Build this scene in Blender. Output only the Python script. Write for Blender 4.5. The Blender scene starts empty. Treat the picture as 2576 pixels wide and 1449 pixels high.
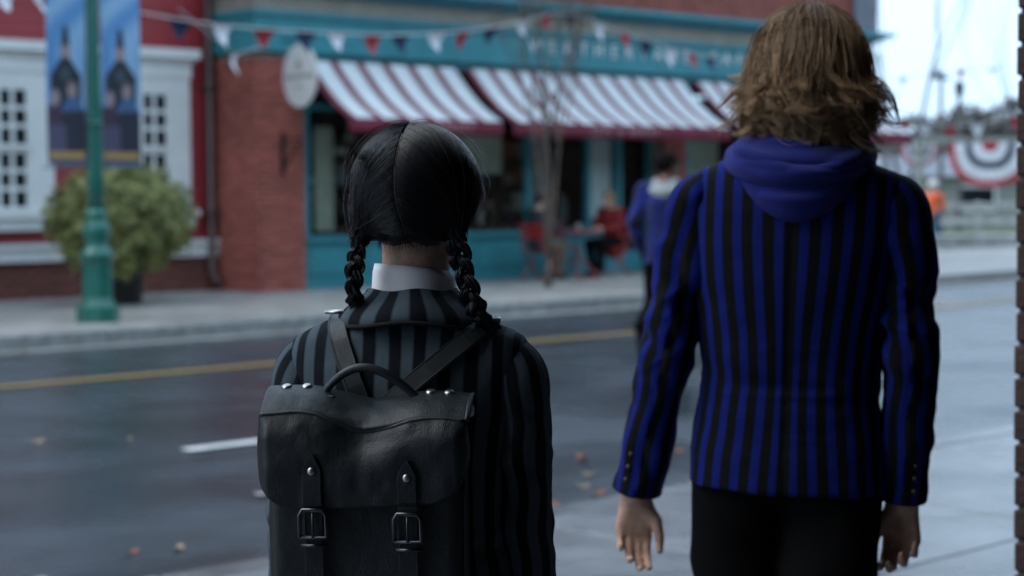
import bpy, bmesh, math, random
import numpy as np
from mathutils import Vector, Matrix

SC = bpy.context.scene
COL = SC.collection
R = math.radians

# ------------------------------------------------------------------ camera
CAM_H = 1.45
PHI, PITCH, ROLL = R(47.0), R(3.03), -0.0085
cam_d = bpy.data.cameras.new('camera')
cam = bpy.data.objects.new('camera', cam_d)
COL.objects.link(cam)
SC.camera = cam
cam_d.sensor_width = 36.0
cam_d.lens = 36.0 * 4500.0 / 2576.0
cam_d.clip_start = 0.05
cam_d.clip_end = 2000.0
_fw = Vector((math.cos(PHI) * math.cos(PITCH), math.sin(PHI) * math.cos(PITCH), -math.sin(PITCH)))
_rt = Vector((math.sin(PHI), -math.cos(PHI), 0))
_up = _rt.cross(_fw)
_r2 = _rt * math.cos(ROLL) + _up * math.sin(ROLL)
_u2 = _up * math.cos(ROLL) - _rt * math.sin(ROLL)
_m = Matrix((_r2, _u2, -_fw)).transposed().to_4x4()
_m.translation = (0, 0, CAM_H)
cam.matrix_world = _m
cam_d.dof.use_dof = True
cam_d.dof.focus_distance = 2.45
cam_d.dof.aperture_fstop = 4.2
cam_d.dof.aperture_blades = 0

# ------------------------------------------------------------------ world, sun, exposure
SUN_EL, SUN_AZ = R(52), R(150)          # azimuth of the direction towards the sun, from +X towards +Y
w = bpy.data.worlds.new('World')
SC.world = w
w.use_nodes = True
nt = w.node_tree
nt.nodes.clear()
sky = nt.nodes.new('ShaderNodeTexSky')
sky.sky_type = 'NISHITA'
sky.sun_disc = False
sky.sun_elevation = SUN_EL
sky.sun_rotation = math.pi / 2 - SUN_AZ
sky.air_density = 1.0
sky.dust_density = 6.0
sky.ozone_density = 2.0
hs = nt.nodes.new('ShaderNodeHueSaturation')
hs.inputs['Saturation'].default_value = 0.55
mixw = nt.nodes.new('ShaderNodeMix')
mixw.data_type = 'RGBA'
mixw.inputs[0].default_value = 0.72          # cloud cover
mixw.inputs[7].default_value = (6.6, 9.2, 12.0, 1)
bg = nt.nodes.new('ShaderNodeBackground')
bg.inputs['Strength'].default_value = 0.1
wo = nt.nodes.new('ShaderNodeOutputWorld')
nt.links.new(sky.outputs[0], hs.inputs['Color'])
nt.links.new(hs.outputs[0], mixw.inputs[6])
nt.links.new(mixw.outputs[2], bg.inputs['Color'])
nt.links.new(bg.outputs[0], wo.inputs['Surface'])

sun_d = bpy.data.lights.new('sun', 'SUN')
sun_d.energy = 0.5
sun_d.angle = R(40)
sun_d.color = (1.0, 0.96, 0.9)
sun = bpy.data.objects.new('sun', sun_d)
COL.objects.link(sun)
_sd = Vector((math.cos(SUN_EL) * math.cos(SUN_AZ), math.cos(SUN_EL) * math.sin(SUN_AZ), math.sin(SUN_EL)))
sun.rotation_euler = _sd.to_track_quat('Z', 'Y').to_euler()

SC.view_settings.view_transform = 'Standard'
SC.view_settings.look = 'None'
SC.view_settings.gamma = 1.0
SC.view_settings.use_curve_mapping = False
SC.view_settings.exposure = 0.88
SC.render.engine = 'CYCLES'
SC.cycles.use_denoising = True
SC.cycles.max_bounces = 8
SC.cycles.transparent_max_bounces = 12
SC.cycles.sample_clamp_indirect = 4.0

# ------------------------------------------------------------------ helpers
def tag(o, label=None, cat=None, group=None, kind=None):
    if label: o['label'] = label
    if cat: o['category'] = cat
    if group: o['group'] = group
    if kind: o['kind'] = kind
    return o

def thing(name, label, cat, loc=(0, 0, 0), rotz=0.0, group=None):
    o = bpy.data.objects.new(name, None)
    o.empty_display_size = 0.2
    COL.objects.link(o)
    o.location = loc
    o.rotation_euler = (0, 0, rotz)
    return tag(o, label, cat, group)

def link(name, me, parent=None, loc=None, rot=None, scale=None):
    o = bpy.data.objects.new(name, me)
    COL.objects.link(o)
    if parent is not None: o.parent = parent
    if loc is not None: o.location = loc
    if rot is not None: o.rotation_euler = rot
    if scale is not None: o.scale = scale
    return o

def copy_tree(o, parent=None):
    c = o.copy()
    COL.objects.link(c)
    c.parent = parent
    for ch in [k for k in bpy.data.objects if k.parent == o]:
        copy_tree(ch, c)
    return c

def make_mesh(name, verts, faces, mat, smooth=False, attrs=None, cols=None):
    me = bpy.data.meshes.new(name)
    verts = np.asarray(verts, dtype=np.float64).reshape(-1, 3)
    me.from_pydata(verts.tolist(), [], faces if isinstance(faces, list) else faces.tolist())
    if mat is not None: me.materials.append(mat)
    if smooth: me.shade_smooth()
    if attrs:
        for k, v in attrs.items():
            a = me.attributes.new(k, 'FLOAT', 'POINT')
            a.data.foreach_set('value', np.asarray(v, dtype=np.float32).ravel())
    if cols is not None:
        a = me.color_attributes.new('col', 'FLOAT_COLOR', 'POINT')
        c = np.ones((len(verts), 4), dtype=np.float32); c[:, :3] = cols
        a.data.foreach_set('color', c.ravel())
    me.update()
    return me

class MB:
    """collects shapes, then links them as one mesh object"""
    def __init__(self, off=(0, 0, 0)):
        self.v, self.f, self.off = [], [], Vector(off)
    def add(self, vs, fs):
        b = len(self.v)
        self.v += [tuple(Vector(p) - self.off) for p in vs]
        self.f += [tuple(i + b for i in f) for f in fs]
        return self
    def box(self, x0, x1, y0, y1, z0, z1, bev=0.0):
        if bev <= 0:
            vs = [(x, y, z) for z in (z0, z1) for y in (y0, y1) for x in (x0, x1)]
            fs = [(0, 2, 3, 1), (4, 5, 7, 6), (0, 1, 5, 4), (2, 6, 7, 3), (0, 4, 6, 2), (1, 3, 7, 5)]
            return self.add(vs, fs)
        bm = bmesh.new()
        bmesh.ops.create_cube(bm, size=1.0)
        for v in bm.verts:
            v.co = Vector(((x0 + x1) / 2 + v.co.x * (x1 - x0), (y0 + y1) / 2 + v.co.y * (y1 - y0), (z0 + z1) / 2 + v.co.z * (z1 - z0)))
        bmesh.ops.bevel(bm, geom=list(bm.edges), offset=bev, segments=1, affect='EDGES')
        bm.verts.index_update()
        vs = [v.co.copy() for v in bm.verts]
        fs = [[v.index for v in f.verts] for f in bm.faces]
        bm.free()
        return self.add(vs, fs)
    def tube(self, pts, rad, n=8, cap=True, flat=None):
        """tube through points; rad number or list; flat=(a,b) gives elliptic section scale"""
        pts = [Vector(p) for p in pts]
        if not hasattr(rad, '__len__'): rad = [rad] * len(pts)
        vs, fs = [], []
        ref = None
        for i, p in enumerate(pts):
            t = (pts[min(i + 1, len(pts) - 1)] - pts[max(i - 1, 0)]).normalized()
            if ref is None:
                ref = Vector((0, 0, 1)) if abs(t.z) < 0.9 else Vector((1, 0, 0))
            a = ref - t * ref.dot(t)
            if a.length < 1e-6: a = t.orthogonal()
            a.normalize(); ref = a
            b = t.cross(a)
            sa, sb = flat if flat else (1, 1)
            for k in range(n):
                an = 2 * math.pi * k / n
                vs.append(p + a * (math.cos(an) * rad[i] * sa) + b * (math.sin(an) * rad[i] * sb))
        for i in range(len(pts) - 1):
            for k in range(n):
                k2 = (k + 1) % n
                fs.append((i * n + k, i * n + k2, (i + 1) * n + k2, (i + 1) * n + k))
        if cap:
            fs.append(tuple(range(n - 1, -1, -1)))
            fs.append(tuple((len(pts) - 1) * n + k for k in range(n)))
        return self.add(vs, fs)
    def lathe(self, prof, c=(0, 0, 0), n=20, ang0=0.0):
        vs, fs = [], []
        for r, z in prof:
            for k in range(n):
                an = ang0 + 2 * math.pi * k / n
                vs.append((c[0] + r * math.cos(an), c[1] + r * math.sin(an), c[2] + z))
        m = len(prof)
        for i in range(m - 1):
            for k in range(n):
                k2 = (k + 1) % n
                fs.append((i * n + k, i * n + k2, (i + 1) * n + k2, (i + 1) * n + k))
        fs.append(tuple(range(n - 1, -1, -1)))
        fs.append(tuple((m - 1) * n + k for k in range(n)))
        return self.add(vs, fs)
    def build(self, name, mat, parent=None, smooth=False, loc=None, rot=None):
        me = make_mesh(name, self.v, self.f, mat, smooth)
        return link(name, me, parent, loc, rot)
    def mesh(self, name, mat, smooth=False):
        return make_mesh(name, self.v, self.f, mat, smooth)

# ------------------------------------------------------------------ materials
def newmat(name):
    m = bpy.data.materials.new(name)
    m.use_nodes = True
    n = m.node_tree.nodes
    return m, m.node_tree, n['Principled BSDF']

def N(nt, kind, **kw):
    n = nt.nodes.new(kind)
    for k, v in kw.items():
        if k in n.inputs: n.inputs[k].default_value = v
        else: setattr(n, k, v)
    return n

def rgb(c): return (c[0], c[1], c[2], 1)

def pmat(name, color, rough=0.6, var=0.25, vscale=6.0, bump=0.0, bscale=60.0, metal=0.0, spec=0.5, rvar=0.0, rscale=4.0, coord='Object', coat=0.0, sheen=0.0, color2=None, stretch=None):
    m, t, p = newmat(name)
    tc = N(t, 'ShaderNodeTexCoord')
    co = tc.outputs[coord]
    if stretch:
        mp = N(t, 'ShaderNodeMapping'); mp.inputs['Scale'].default_value = stretch
        t.links.new(co, mp.inputs[0]); co = mp.outputs[0]
    nz = N(t, 'ShaderNodeTexNoise', Scale=vscale, Detail=6.0, Roughness=0.6)
    t.links.new(co, nz.inputs['Vector'])
    mx = N(t, 'ShaderNodeMix', data_type='RGBA')
    c2 = color2 if color2 else tuple(min(1, c * (1 + var)) for c in color)
    mx.inputs[6].default_value = rgb(tuple(c * (1 - var) for c in color)) if not color2 else rgb(color)
    mx.inputs[7].default_value = rgb(c2)
    rmp = N(t, 'ShaderNodeValToRGB'); rmp.color_ramp.elements[0].position = 0.35; rmp.color_ramp.elements[1].position = 0.65
    t.links.new(nz.outputs[0], rmp.inputs[0])
    t.links.new(rmp.outputs[0], mx.inputs[0])
    oi = N(t, 'ShaderNodeObjectInfo')
    hsv = N(t, 'ShaderNodeHueSaturation')
    mr = N(t, 'ShaderNodeMapRange'); mr.inputs[3].default_value = 1 - var * 0.5; mr.inputs[4].default_value = 1 + var * 0.5
    t.links.new(oi.outputs['Random'], mr.inputs[0]); t.links.new(mr.outputs[0], hsv.inputs['Value'])
    t.links.new(mx.outputs[2], hsv.inputs['Color'])
    t.links.new(hsv.outputs[0], p.inputs['Base Color'])
    p.inputs['Metallic'].default_value = metal
    p.inputs['Specular IOR Level'].default_value = spec
    p.inputs['Coat Weight'].default_value = coat
    p.inputs['Sheen Weight'].default_value = sheen
    if rvar:
        n2 = N(t, 'ShaderNodeTexNoise', Scale=rscale, Detail=5.0)
        t.links.new(co, n2.inputs['Vector'])
        r2 = N(t, 'ShaderNodeMapRange'); r2.inputs[1].default_value = 0.35; r2.inputs[2].default_value = 0.65
        r2.inputs[3].default_value = max(0.03, rough - rvar); r2.inputs[4].default_value = min(1, rough + rvar)
        t.links.new(n2.outputs[0], r2.inputs[0]); t.links.new(r2.outputs[0], p.inputs['Roughness'])
    else:
        p.inputs['Roughness'].default_value = rough
    if bump:
        n3 = N(t, 'ShaderNodeTexNoise', Scale=bscale, Detail=4.0)
        t.links.new(co, n3.inputs['Vector'])
        b = N(t, 'ShaderNodeBump', Strength=bump, Distance=0.01)
        t.links.new(n3.outputs[0], b.inputs['Height']); t.links.new(b.outputs[0], p.inputs['Normal'])
    return m

def glassmat(name, tint=(0.9, 0.95, 0.95), rough=0.02):
    m, t, p = newmat(name)
    t.nodes.remove(p)
    fr = N(t, 'ShaderNodeFresnel', IOR=1.52)
    tr = N(t, 'ShaderNodeBsdfTransparent'); tr.inputs[0].default_value = rgb(tint)
    gl = N(t, 'ShaderNodeBsdfGlossy', Roughness=rough)
    mx = N(t, 'ShaderNodeMixShader')
    ge = N(t, 'ShaderNodeNewGeometry'); inv = N(t, 'ShaderNodeMath', operation='SUBTRACT'); inv.inputs[0].default_value = 1.0
    ml = N(t, 'ShaderNodeMath', operation='MULTIPLY')
    t.links.new(ge.outputs['Backfacing'], inv.inputs[1]); t.links.new(inv.outputs[0], ml.inputs[0]); t.links.new(fr.outputs[0], ml.inputs[1])
    t.links.new(ml.outputs[0], mx.inputs[0]); t.links.new(tr.outputs[0], mx.inputs[1]); t.links.new(gl.outputs[0], mx.inputs[2])
    t.links.new(mx.outputs[0], t.nodes['Material Output'].inputs[0])
    return m

M = {}
M['asphalt'] = pmat('wet_asphalt', (0.034, 0.047, 0.060), rough=0.24, var=0.4, vscale=1.1, bump=0.3, bscale=70, rvar=0.14, rscale=0.7, spec=0.5)
M['concrete'] = pmat('wet_concrete', (0.30, 0.29, 0.27), rough=0.5, var=0.22, vscale=2.5, bump=0.2, bscale=70, rvar=0.2, rscale=1.2)
M['concrete_near'] = pmat('wet_pavement_concrete', (0.15, 0.158, 0.168), rough=0.23, var=0.42, vscale=1.6, bump=0.3, bscale=80, rvar=0.17, rscale=1.0)
M['kerb'] = pmat('granite_kerb', (0.22, 0.23, 0.225), rough=0.5, var=0.25, vscale=9, bump=0.2, bscale=120, rvar=0.15)
M['yellow'] = pmat('worn_yellow_paint', (0.30, 0.20, 0.06), rough=0.45, var=0.3, vscale=14, bump=0.2, bscale=80)
M['white_line'] = pmat('worn_white_paint', (0.7, 0.7, 0.68), rough=0.45, var=0.15, vscale=12, bump=0.2, bscale=80)
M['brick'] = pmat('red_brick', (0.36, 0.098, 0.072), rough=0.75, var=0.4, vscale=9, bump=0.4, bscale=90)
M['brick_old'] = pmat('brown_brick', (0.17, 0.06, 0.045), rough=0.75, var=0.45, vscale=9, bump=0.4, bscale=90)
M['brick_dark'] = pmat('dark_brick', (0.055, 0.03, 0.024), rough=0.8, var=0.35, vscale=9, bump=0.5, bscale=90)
M['mortar'] = pmat('mortar', (0.30, 0.26, 0.22), rough=0.9, var=0.2, bump=0.3, bscale=120)
M['mortar_dark'] = pmat('dark_mortar', (0.09, 0.085, 0.08), rough=0.9, var=0.2, bump=0.3, bscale=120)
M['red_board'] = pmat('red_painted_boards', (0.30, 0.024, 0.030), rough=0.5, var=0.16, vscale=5, bump=0.1, bscale=40, stretch=(0.3, 1, 6))
M['white_trim'] = pmat('white_painted_wood', (0.70, 0.71, 0.69), rough=0.5, var=0.06, vscale=4, bump=0.05, bscale=40)
M['teal'] = pmat('teal_paint', (0.035, 0.235, 0.275), rough=0.42, var=0.10, vscale=3, bump=0.06, bscale=30)
M['beige'] = pmat('beige_paint', (0.33, 0.31, 0.25), rough=0.6, var=0.12, vscale=3)
M['dark_green'] = pmat('green_enamel', (0.012, 0.125, 0.095), rough=0.32, var=0.12, vscale=5, bump=0.05, bscale=40, coat=0.2)
M['iron'] = pmat('dark_iron', (0.02, 0.018, 0.018), rough=0.5, var=0.3, metal=0.6)
M['brown_metal'] = pmat('brown_drainpipe', (0.085, 0.05, 0.042), rough=0.45, var=0.2)
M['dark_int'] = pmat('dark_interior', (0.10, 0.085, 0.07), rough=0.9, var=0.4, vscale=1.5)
M['wood_dark'] = pmat('dark_wood', (0.07, 0.035, 0.022), rough=0.45, var=0.3, vscale=4, stretch=(1, 1, 8))
M['cream'] = pmat('cream_cloth', (0.50, 0.48, 0.37), rough=0.9, var=0.12, vscale=8)
M['glass'] = glassmat('window_glass')
M['glass_dark'] = pmat('dark_window_glass', (0.012, 0.02, 0.024), rough=0.08, var=0.3, vscale=1.0)
M['sign_white'] = pmat('off_white_sign_paint', (0.62, 0.62, 0.60), rough=0.5, var=0.06)
M['letter'] = pmat('pale_lettering', (0.75, 0.76, 0.75), rough=0.5, var=0.06)
M['letter_pink'] = pmat('faded_pink_lettering', (0.50, 0.27, 0.31), rough=0.8, var=0.08)
M['grey_print'] = pmat('grey_print', (0.17, 0.17, 0.17), rough=0.6, var=0.1)
M['maroon'] = pmat('maroon_canvas', (0.19, 0.022, 0.045), rough=0.85, var=0.14, vscale=4, bump=0.1, bscale=200)
M['stripe_white'] = pmat('white_canvas', (0.72, 0.74, 0.75), rough=0.85, var=0.06, vscale=3, bump=0.1, bscale=200)
M['flag_white'] = pmat('white_pennant', (0.75, 0.76, 0.80), rough=0.8, var=0.08)
M['flag_red'] = pmat('red_pennant', (0.45, 0.03, 0.05), rough=0.8, var=0.12)
M['flag_navy'] = pmat('navy_pennant', (0.012, 0.03, 0.075), rough=0.8, var=0.12)
M['cord'] = pmat('pale_cord', (0.5, 0.5, 0.5), rough=0.9, var=0.1)
M['pot'] = pmat('black_planter', (0.02, 0.02, 0.02), rough=0.4, var=0.2, bump=0.05)
M['soil'] = pmat('soil', (0.03, 0.02, 0.015), rough=0.95, var=0.4)
M['bark'] = pmat('pale_bark', (0.125, 0.095, 0.075), rough=0.85, var=0.35, vscale=7, bump=0.3, bscale=30)
M['bark_grey'] = pmat('grey_bark', (0.10, 0.10, 0.10), rough=0.9, var=0.3)
M['leaf_orange'] = pmat('orange_leaf', (0.36, 0.10, 0.03), rough=0.7, var=0.4, vscale=30)
M['leaf_tan'] = pmat('tan_leaf', (0.34, 0.25, 0.16), rough=0.7, var=0.35, vscale=30)
M['chair_red'] = pmat('red_enamel', (0.33, 0.02, 0.018), rough=0.35, var=0.1)
M['steel'] = pmat('brushed_nickel', (0.48, 0.47, 0.46), rough=0.34, var=0.1, metal=1.0)
M['gunmetal'] = pmat('dark_nickel', (0.10, 0.10, 0.11), rough=0.34, var=0.2, metal=1.0)
M['stone'] = pmat('pale_stone', (0.40, 0.41, 0.41), rough=0.7, var=0.25, vscale=3, bump=0.3, bscale=20)
M['grass'] = pmat('lawn', (0.07, 0.11, 0.03), rough=0.9, var=0.3, vscale=3)
M['grey_house'] = pmat('grey_siding', (0.27, 0.28, 0.26), rough=0.8, var=0.1)
M['slate'] = pmat('slate_roof', (0.18, 0.19, 0.22), rough=0.7, var=0.2)
M['hill'] = pmat('wooded_hill', (0.13, 0.13, 0.13), rough=0.95, var=0.35, vscale=0.3)
# ================================================================== THE SETTING
ground = link('ground', make_mesh('ground', [(-400, -400, -0.03), (600, -400, -0.03), (600, 600, -0.03), (-400, 600, -0.03)], [(0, 1, 2, 3)], M['concrete']))
tag(ground, 'flat wet ground stretching away under the street', kind='structure')

def grid_sheet(x0, x1, y0, y1, z, nx, ny, amp=0.0, seed=0):
    rs = np.random.RandomState(seed)
    X, Y = np.meshgrid(np.linspace(x0, x1, nx + 1), np.linspace(y0, y1, ny + 1), indexing='ij')
    Z = np.full_like(X, z) + amp * (np.sin(X * 0.9 + 1) * np.cos(Y * 0.7) + 0.6 * np.sin(X * 2.3 + Y * 1.7))
    v = np.stack([X, Y, Z], -1).reshape(-1, 3)
    i = np.arange(nx)[:, None] * (ny + 1) + np.arange(ny)[None, :]
    f = np.stack([i, i + ny + 1, i + ny + 2, i + 1], -1).reshape(-1, 4)
    return v, f
v, f = grid_sheet(-40, 90, 5.38, 15.22, 0.0, 130, 12, 0.004)
road = link('road', make_mesh('road', v, f, M['asphalt'], True))
tag(road, 'wet dark asphalt street crossing the picture', kind='structure')
MB().box(-40, 90, 12.52, 12.66, 0.006, 0.011).build('yellow_line', M['yellow'], road)
x = 5.53
while x < 60:
    MB().box(x, x + 1.5, 8.60, 8.72, 0.007, 0.012).build('white_dash', M['white_line'], road)
    x += 5.2
rs = random.Random(5)
for (px, py) in ((3.1, 8.3), (7.55, 9.4), (3.2, 6.1), (5.0, 7.1)):     # worn pale patches on the tarmac
    n = 9
    vs = [(px + 0.13 * rs.uniform(.5, 1) * math.cos(2 * math.pi * k / n), py + 0.07 * rs.uniform(.5, 1) * math.sin(2 * math.pi * k / n), 0.0125) for k in range(n)]
    link('tar_patch', make_mesh('tar_patch', vs, [tuple(range(n))], M['concrete']), road)
MB().box(-40, 90, 15.22, 15.45, -0.02, 0.012).build('gutter', M['concrete'], road)

# far pavement: slabs and kerb stones
def paving(name, label, x0, x1, rows, z, mat, gap, zbase, seed, jit=0.003):
    base = MB().box(x0, x1, rows[0] + 0.002, rows[-1] - 0.002, zbase, z - 0.02).build(name, M['mortar_dark'])
    tag(base, label, kind='structure')
    rs = random.Random(seed)
    for i in range(len(rows) - 1):
        x = x0 + rs.uniform(0, 0.4)
        L = 1.45
        me = MB().box(gap, L - gap, gap, rows[i + 1] - rows[i] - gap, -0.05, 0.0, 0.006).mesh('paving_slab', mat)
        while x + L < x1:
            link('paving_slab', me, base, (x, rows[i], z + rs.uniform(-jit, jit)))
            x += L
    return base
far_pavement = paving('far_pavement', 'pale concrete pavement in front of the shops', 4, 34, [15.62, 17.05, 18.48, 19.95], 0.15, M['concrete'], 0.006, -0.02, 1)
MB().box(4, 34, 19.96, 21.6, -0.02, 0.148).build('wall_foot_strip', M['concrete'], far_pavement)
MB().box(34, 90, 15.62, 21.6, -0.02, 0.147).build('far_stretch', M['concrete'], far_pavement)
MB().box(-40, 4, 15.62, 21.6, -0.02, 0.147).build('left_stretch', M['concrete'], far_pavement)
km = MB().box(0.004, 1.496, 0, 0.17, -0.05, 0.152, 0.012).mesh('kerb_stone', M['kerb'])
for k in range(-4, 40):
    link('kerb_stone', km, far_pavement, (k * 1.5, 15.45, rs.uniform(-0.003, 0.003)))
near_pavement = paving('near_pavement', 'wet grey pavement under the two walking students', -4, 14, [-2.0, -0.6, 0.8, 2.2, 3.6, 5.20], 0.13, M['concrete_near'], 0.005, -0.02, 2, 0.002)
MB().box(14, 80, -2, 5.20, -0.02, 0.127).build('far_stretch', M['concrete_near'], near_pavement)
MB().box(-40, -4, -2, 5.20, -0.02, 0.127).build('left_stretch', M['concrete_near'], near_pavement)
km2 = MB().box(0.004, 1.496, 0, 0.17, -0.05, 0.132, 0.014).mesh('kerb_stone', M['concrete_near'])
for k in range(-4, 30):
    link('kerb_stone', km2, near_pavement, (k * 1.5 + 0.3, 5.20, rs.uniform(-0.003, 0.003)))

# ------------------------------------------------------------------ bricks
BL, BH, BJ = 0.215, 0.065, 0.010
def brick_mesh(mat, l=BL, d=0.1):
    return MB().box(0, l, 0, d, 0, BH, 0.004).mesh('brick', mat)

def brick_face(parent, origin, ux, width, z0, z1, mesh, half, budget, seed, off=(0, 0, 0), holes=()):
    """bricks in running bond on a vertical face; ux = unit direction along the face (outer side is to its right)."""
    rs = random.Random(seed)
    ang = math.atan2(ux[1], ux[0])
    z, row, spare = z0, 0, []
    while z + BH <= z1 + 1e-6:
        x = 0.0
        first = row % 2 == 1
        while x < width - 0.04:
            l = BL
            me = mesh
            if first: l = (BL - BJ) / 2; me = half; first = False
            if x + l > width: l = (BL - BJ) / 2; me = half
            if x + l > width + 0.02: break
            p = (origin[0] + ux[0] * x - off[0], origin[1] + ux[1] * x - off[1], z)
            inhole = any(a < x < b and c < z < d for a, b, c, d in holes)
            if not inhole:
                q = rs.uniform(-0.004, 0.004)
                p = (p[0] + ux[1] * q, p[1] - ux[0] * q, p[2])
                if budget[0] > 0:
                    budget[0] -= 1
                    link('brick', me, parent, p, (0, 0, ang))
                else:
                    spare.append((p, ang, l))
            x += l + BJ
        z += BH + BJ
        row += 1
    return spare

def spare_bricks(parent, spare, mat, name='brick_field'):
    if not spare: return
    mb = MB()
    for p, a, l in spare:
        c, s = math.cos(a), math.sin(a)
        vs, fs = [], [(0, 2, 3, 1), (4, 5, 7, 6), (0, 1, 5, 4), (2, 6, 7, 3), (0, 4, 6, 2), (1, 3, 7, 5)]
        for zz in (0, BH):
            for yy in (0, 0.1):
                for xx in (0, l):
                    vs.append((p[0] + c * xx - s * yy, p[1] + s * xx + c * yy, p[2] + zz))
        mb.add(vs, fs)
    o = mb.build(name, mat, parent)
    o['kind'] = 'stuff'

# ------------------------------------------------------------------ red boarded building
RB = (10.6, 20.9, 0.15)
red_b = thing('boarded_building', 'red clapboard building with white windows behind the round shrub', 'building', RB)
b = MB(RB)
b.box(-30.0, 14.06, 20.93, 26, 0.1, 7.6)  # lengthened to the left out of view to block low sky light
wall = b.build('wall', M['mortar_dark'], red_b)
# openings are closed by windows set on the boards; boards run full width
bm_ = MB().add([(-40.6, -0.022, 0), (3.45, -0.022, 0), (3.45, 0.05, 0), (-40.6, 0.05, 0), (-40.6, 0.006, 0.118), (3.45, 0.006, 0.118), (3.45, 0.05, 0.118), (-40.6, 0.05, 0.118)],
               [(0, 3, 2, 1), (4, 5, 6, 7), (0, 1, 5, 4), (1, 2, 6, 5), (2, 3, 7, 6), (3, 0, 4, 7)]).mesh('clapboard', M['red_board'])
RWIN = [(9.87, 11.38), (11.94, 13.43)]
z = 0.87
rs = random.Random(3)
while z < 7.5:
    link('clapboard', bm_, red_b, (10.6 - RB[0], 20.87 + rs.uniform(-.002, .002) - RB[1], z - RB[2]))
    z += 0.112
MB(RB).box(-30, 14.05, 20.78, 20.93, 0.63, 0.80).box(-30, 14.06, 20.74, 20.93, 0.80, 0.86).build('water_table', M['white_trim'], red_b)
budget = [140]
bme, bhf = brick_mesh(M['brick_old']), brick_mesh(M['brick_old'], (BL - BJ) / 2)
sp = brick_face(red_b, (10.0, 20.86, 0), (1, 0), 4.05, 0.0, 0.49, bme, bhf, budget, 4, (RB[0], RB[1], 0))
sp += brick_face(red_b, (-10.0, 20.86, 0), (1, 0), 19.9, 0.0, 0.49, bme, bhf, [0], 5, (RB[0], RB[1], 0))
spare_bricks(red_b, sp, M['brick_old'])
MB(RB).box(-30, 14.05, 20.4, 26.2, 7.6, 7.9).build('roof', M['slate'], red_b)

def sash_window(parent, off, x0, x1, zsill, zhead, yw):
    """double-hung window with heavy white surround; outer casing x0..x1"""
    wdw = MB(off).box(x0, x0 + .33, yw - .07, yw + .02, zsill, zhead).box(x1 - .33, x1, yw - .07, yw + .02, zsill, zhead)
    wdw.box(x0 + .33, x1 - .33, yw - .07, yw + .02, zhead - .18, zhead)
    wo = wdw.build('window', M['white_trim'], parent)
    c = MB(off)
    c.box(x0 - .02, x1 + .02, yw - .09, yw + .02, zhead, zhead + .20)
    c.box(x0 - .05, x1 + .05, yw - .13, yw + .02, zhead + .20, zhead + .26)
    c.box(x0 - .10, x1 + .10, yw - .20, yw + .02, zhead + .26, zhead + .38)
    c.build('cornice', M['white_trim'], wo)
    s = MB(off).box(x0 - .08, x1 + .08, yw - .16, yw + .02, zsill - .09, zsill - .002).box(x0 - .03, x1 + .03, yw - .11, yw + .02, zsill - .24, zsill - .09)
    s.build('sill', M['white_trim'], wo)
    a0, a1 = x0 + .332, x1 - .332
    zm = (zsill + zhead - .18) / 2
    for (lo, hi, dy) in ((zsill + .002, zm, 0.0), (zm + .002, zhead - .182, -0.025)):
        fr = MB(off).box(a0, a0 + .045, yw - .045 + dy, yw - .01 + dy, lo, hi).box(a1 - .045, a1, yw - .045 + dy, yw - .01 + dy, lo, hi)
        fr.box(a0 + .045, a1 - .045, yw - .045 + dy, yw - .01 + dy, lo, lo + .06).box(a0 + .045, a1 - .045, yw - .045 + dy, yw - .01 + dy, hi - .05, hi)
        g0, g1, h0, h1 = a0 + .045, a1 - .045, lo + .06, hi - .05
        nc, nr = 4, 3
        pw, ph, mu = (g1 - g0) / nc, (h1 - h0) / nr, 0.027
        for i in range(1, nc): fr.box(g0 + i * pw - mu, g0 + i * pw + mu, yw - .040 + dy, yw - .014 + dy, h0, h1)
        for j in range(1, nr):
            for i in range(nc):
                fr.box(g0 + i * pw + (mu if i else 0), g0 + (i + 1) * pw - (mu if i < nc - 1 else 0), yw - .038 + dy, yw - .016 + dy, h0 + j * ph - mu, h0 + j * ph + mu)
        fr.build('sash', M['white_trim'], wo)
        for i in range(nc):
            for j in range(nr):
                MB(off).box(g0 + i * pw + .003, g0 + (i + 1) * pw - .003, yw - .028 + dy, yw - .024 + dy, h0 + j * ph + .003, h0 + (j + 1) * ph - .003).build('pane', M['glass_dark'], wo)
for (x0, x1) in RWIN: sash_window(red_b, RB, x0, x1, 1.27, 3.04, 20.84)
sp_ = MB(RB).tube([(13.72, 20.74, 6.5), (13.72, 20.74, 0.42), (13.73, 20.66, 0.30), (13.74, 20.58, 0.26)], 0.052, 10)
for zz in (1.2, 2.9, 4.6): sp_.box(13.65, 13.79, 20.68, 20.85, zz, zz + .05)
sp_.build('drainpipe', M['brown_metal'], red_b, True)

# ------------------------------------------------------------------ cafe building
CB = (20.5, 19.9, 0.15)
cafe = thing('cafe_building', 'brick corner cafe with teal sign board and striped awnings', 'building', CB)
FY = 19.85
m_ = MB(CB)
m_.box(13.90, 14.67, FY + .03, 20.9, 0.1, 3.36)                # pier core
m_.box(14.1, 27.6, FY + .06, 27, 4.33, 7.6)                    # upper storey
m_.box(27.3, 27.6, FY + .06, 27, 0.1, 3.3)
m_.box(14.1, 14.4, 20.95, 27, 0.1, 4.3)
m_.build('wall', M['mortar'], cafe)
bme, bhf = brick_mesh(M['brick']), brick_mesh(M['brick'], (BL - BJ) / 2)
budget = [300]
sp = brick_face(cafe, (13.87, FY, 0), (1, 0), 0.82, 0.0, 3.2, bme, bhf, budget, 7, (CB[0], CB[1], 0))
sp += brick_face(cafe, (13.86, 20.88, 0), (0, -1), 1.02, 0.0, 3.2, bme, bhf, budget, 8, (CB[0], CB[1], 0))
sp += brick_face(cafe, (14.1, FY + .03, 0), (1, 0), 13.5, 4.35 - .15, 7.4, bme, bhf, [0], 9, (CB[0], CB[1], 0))
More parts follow.
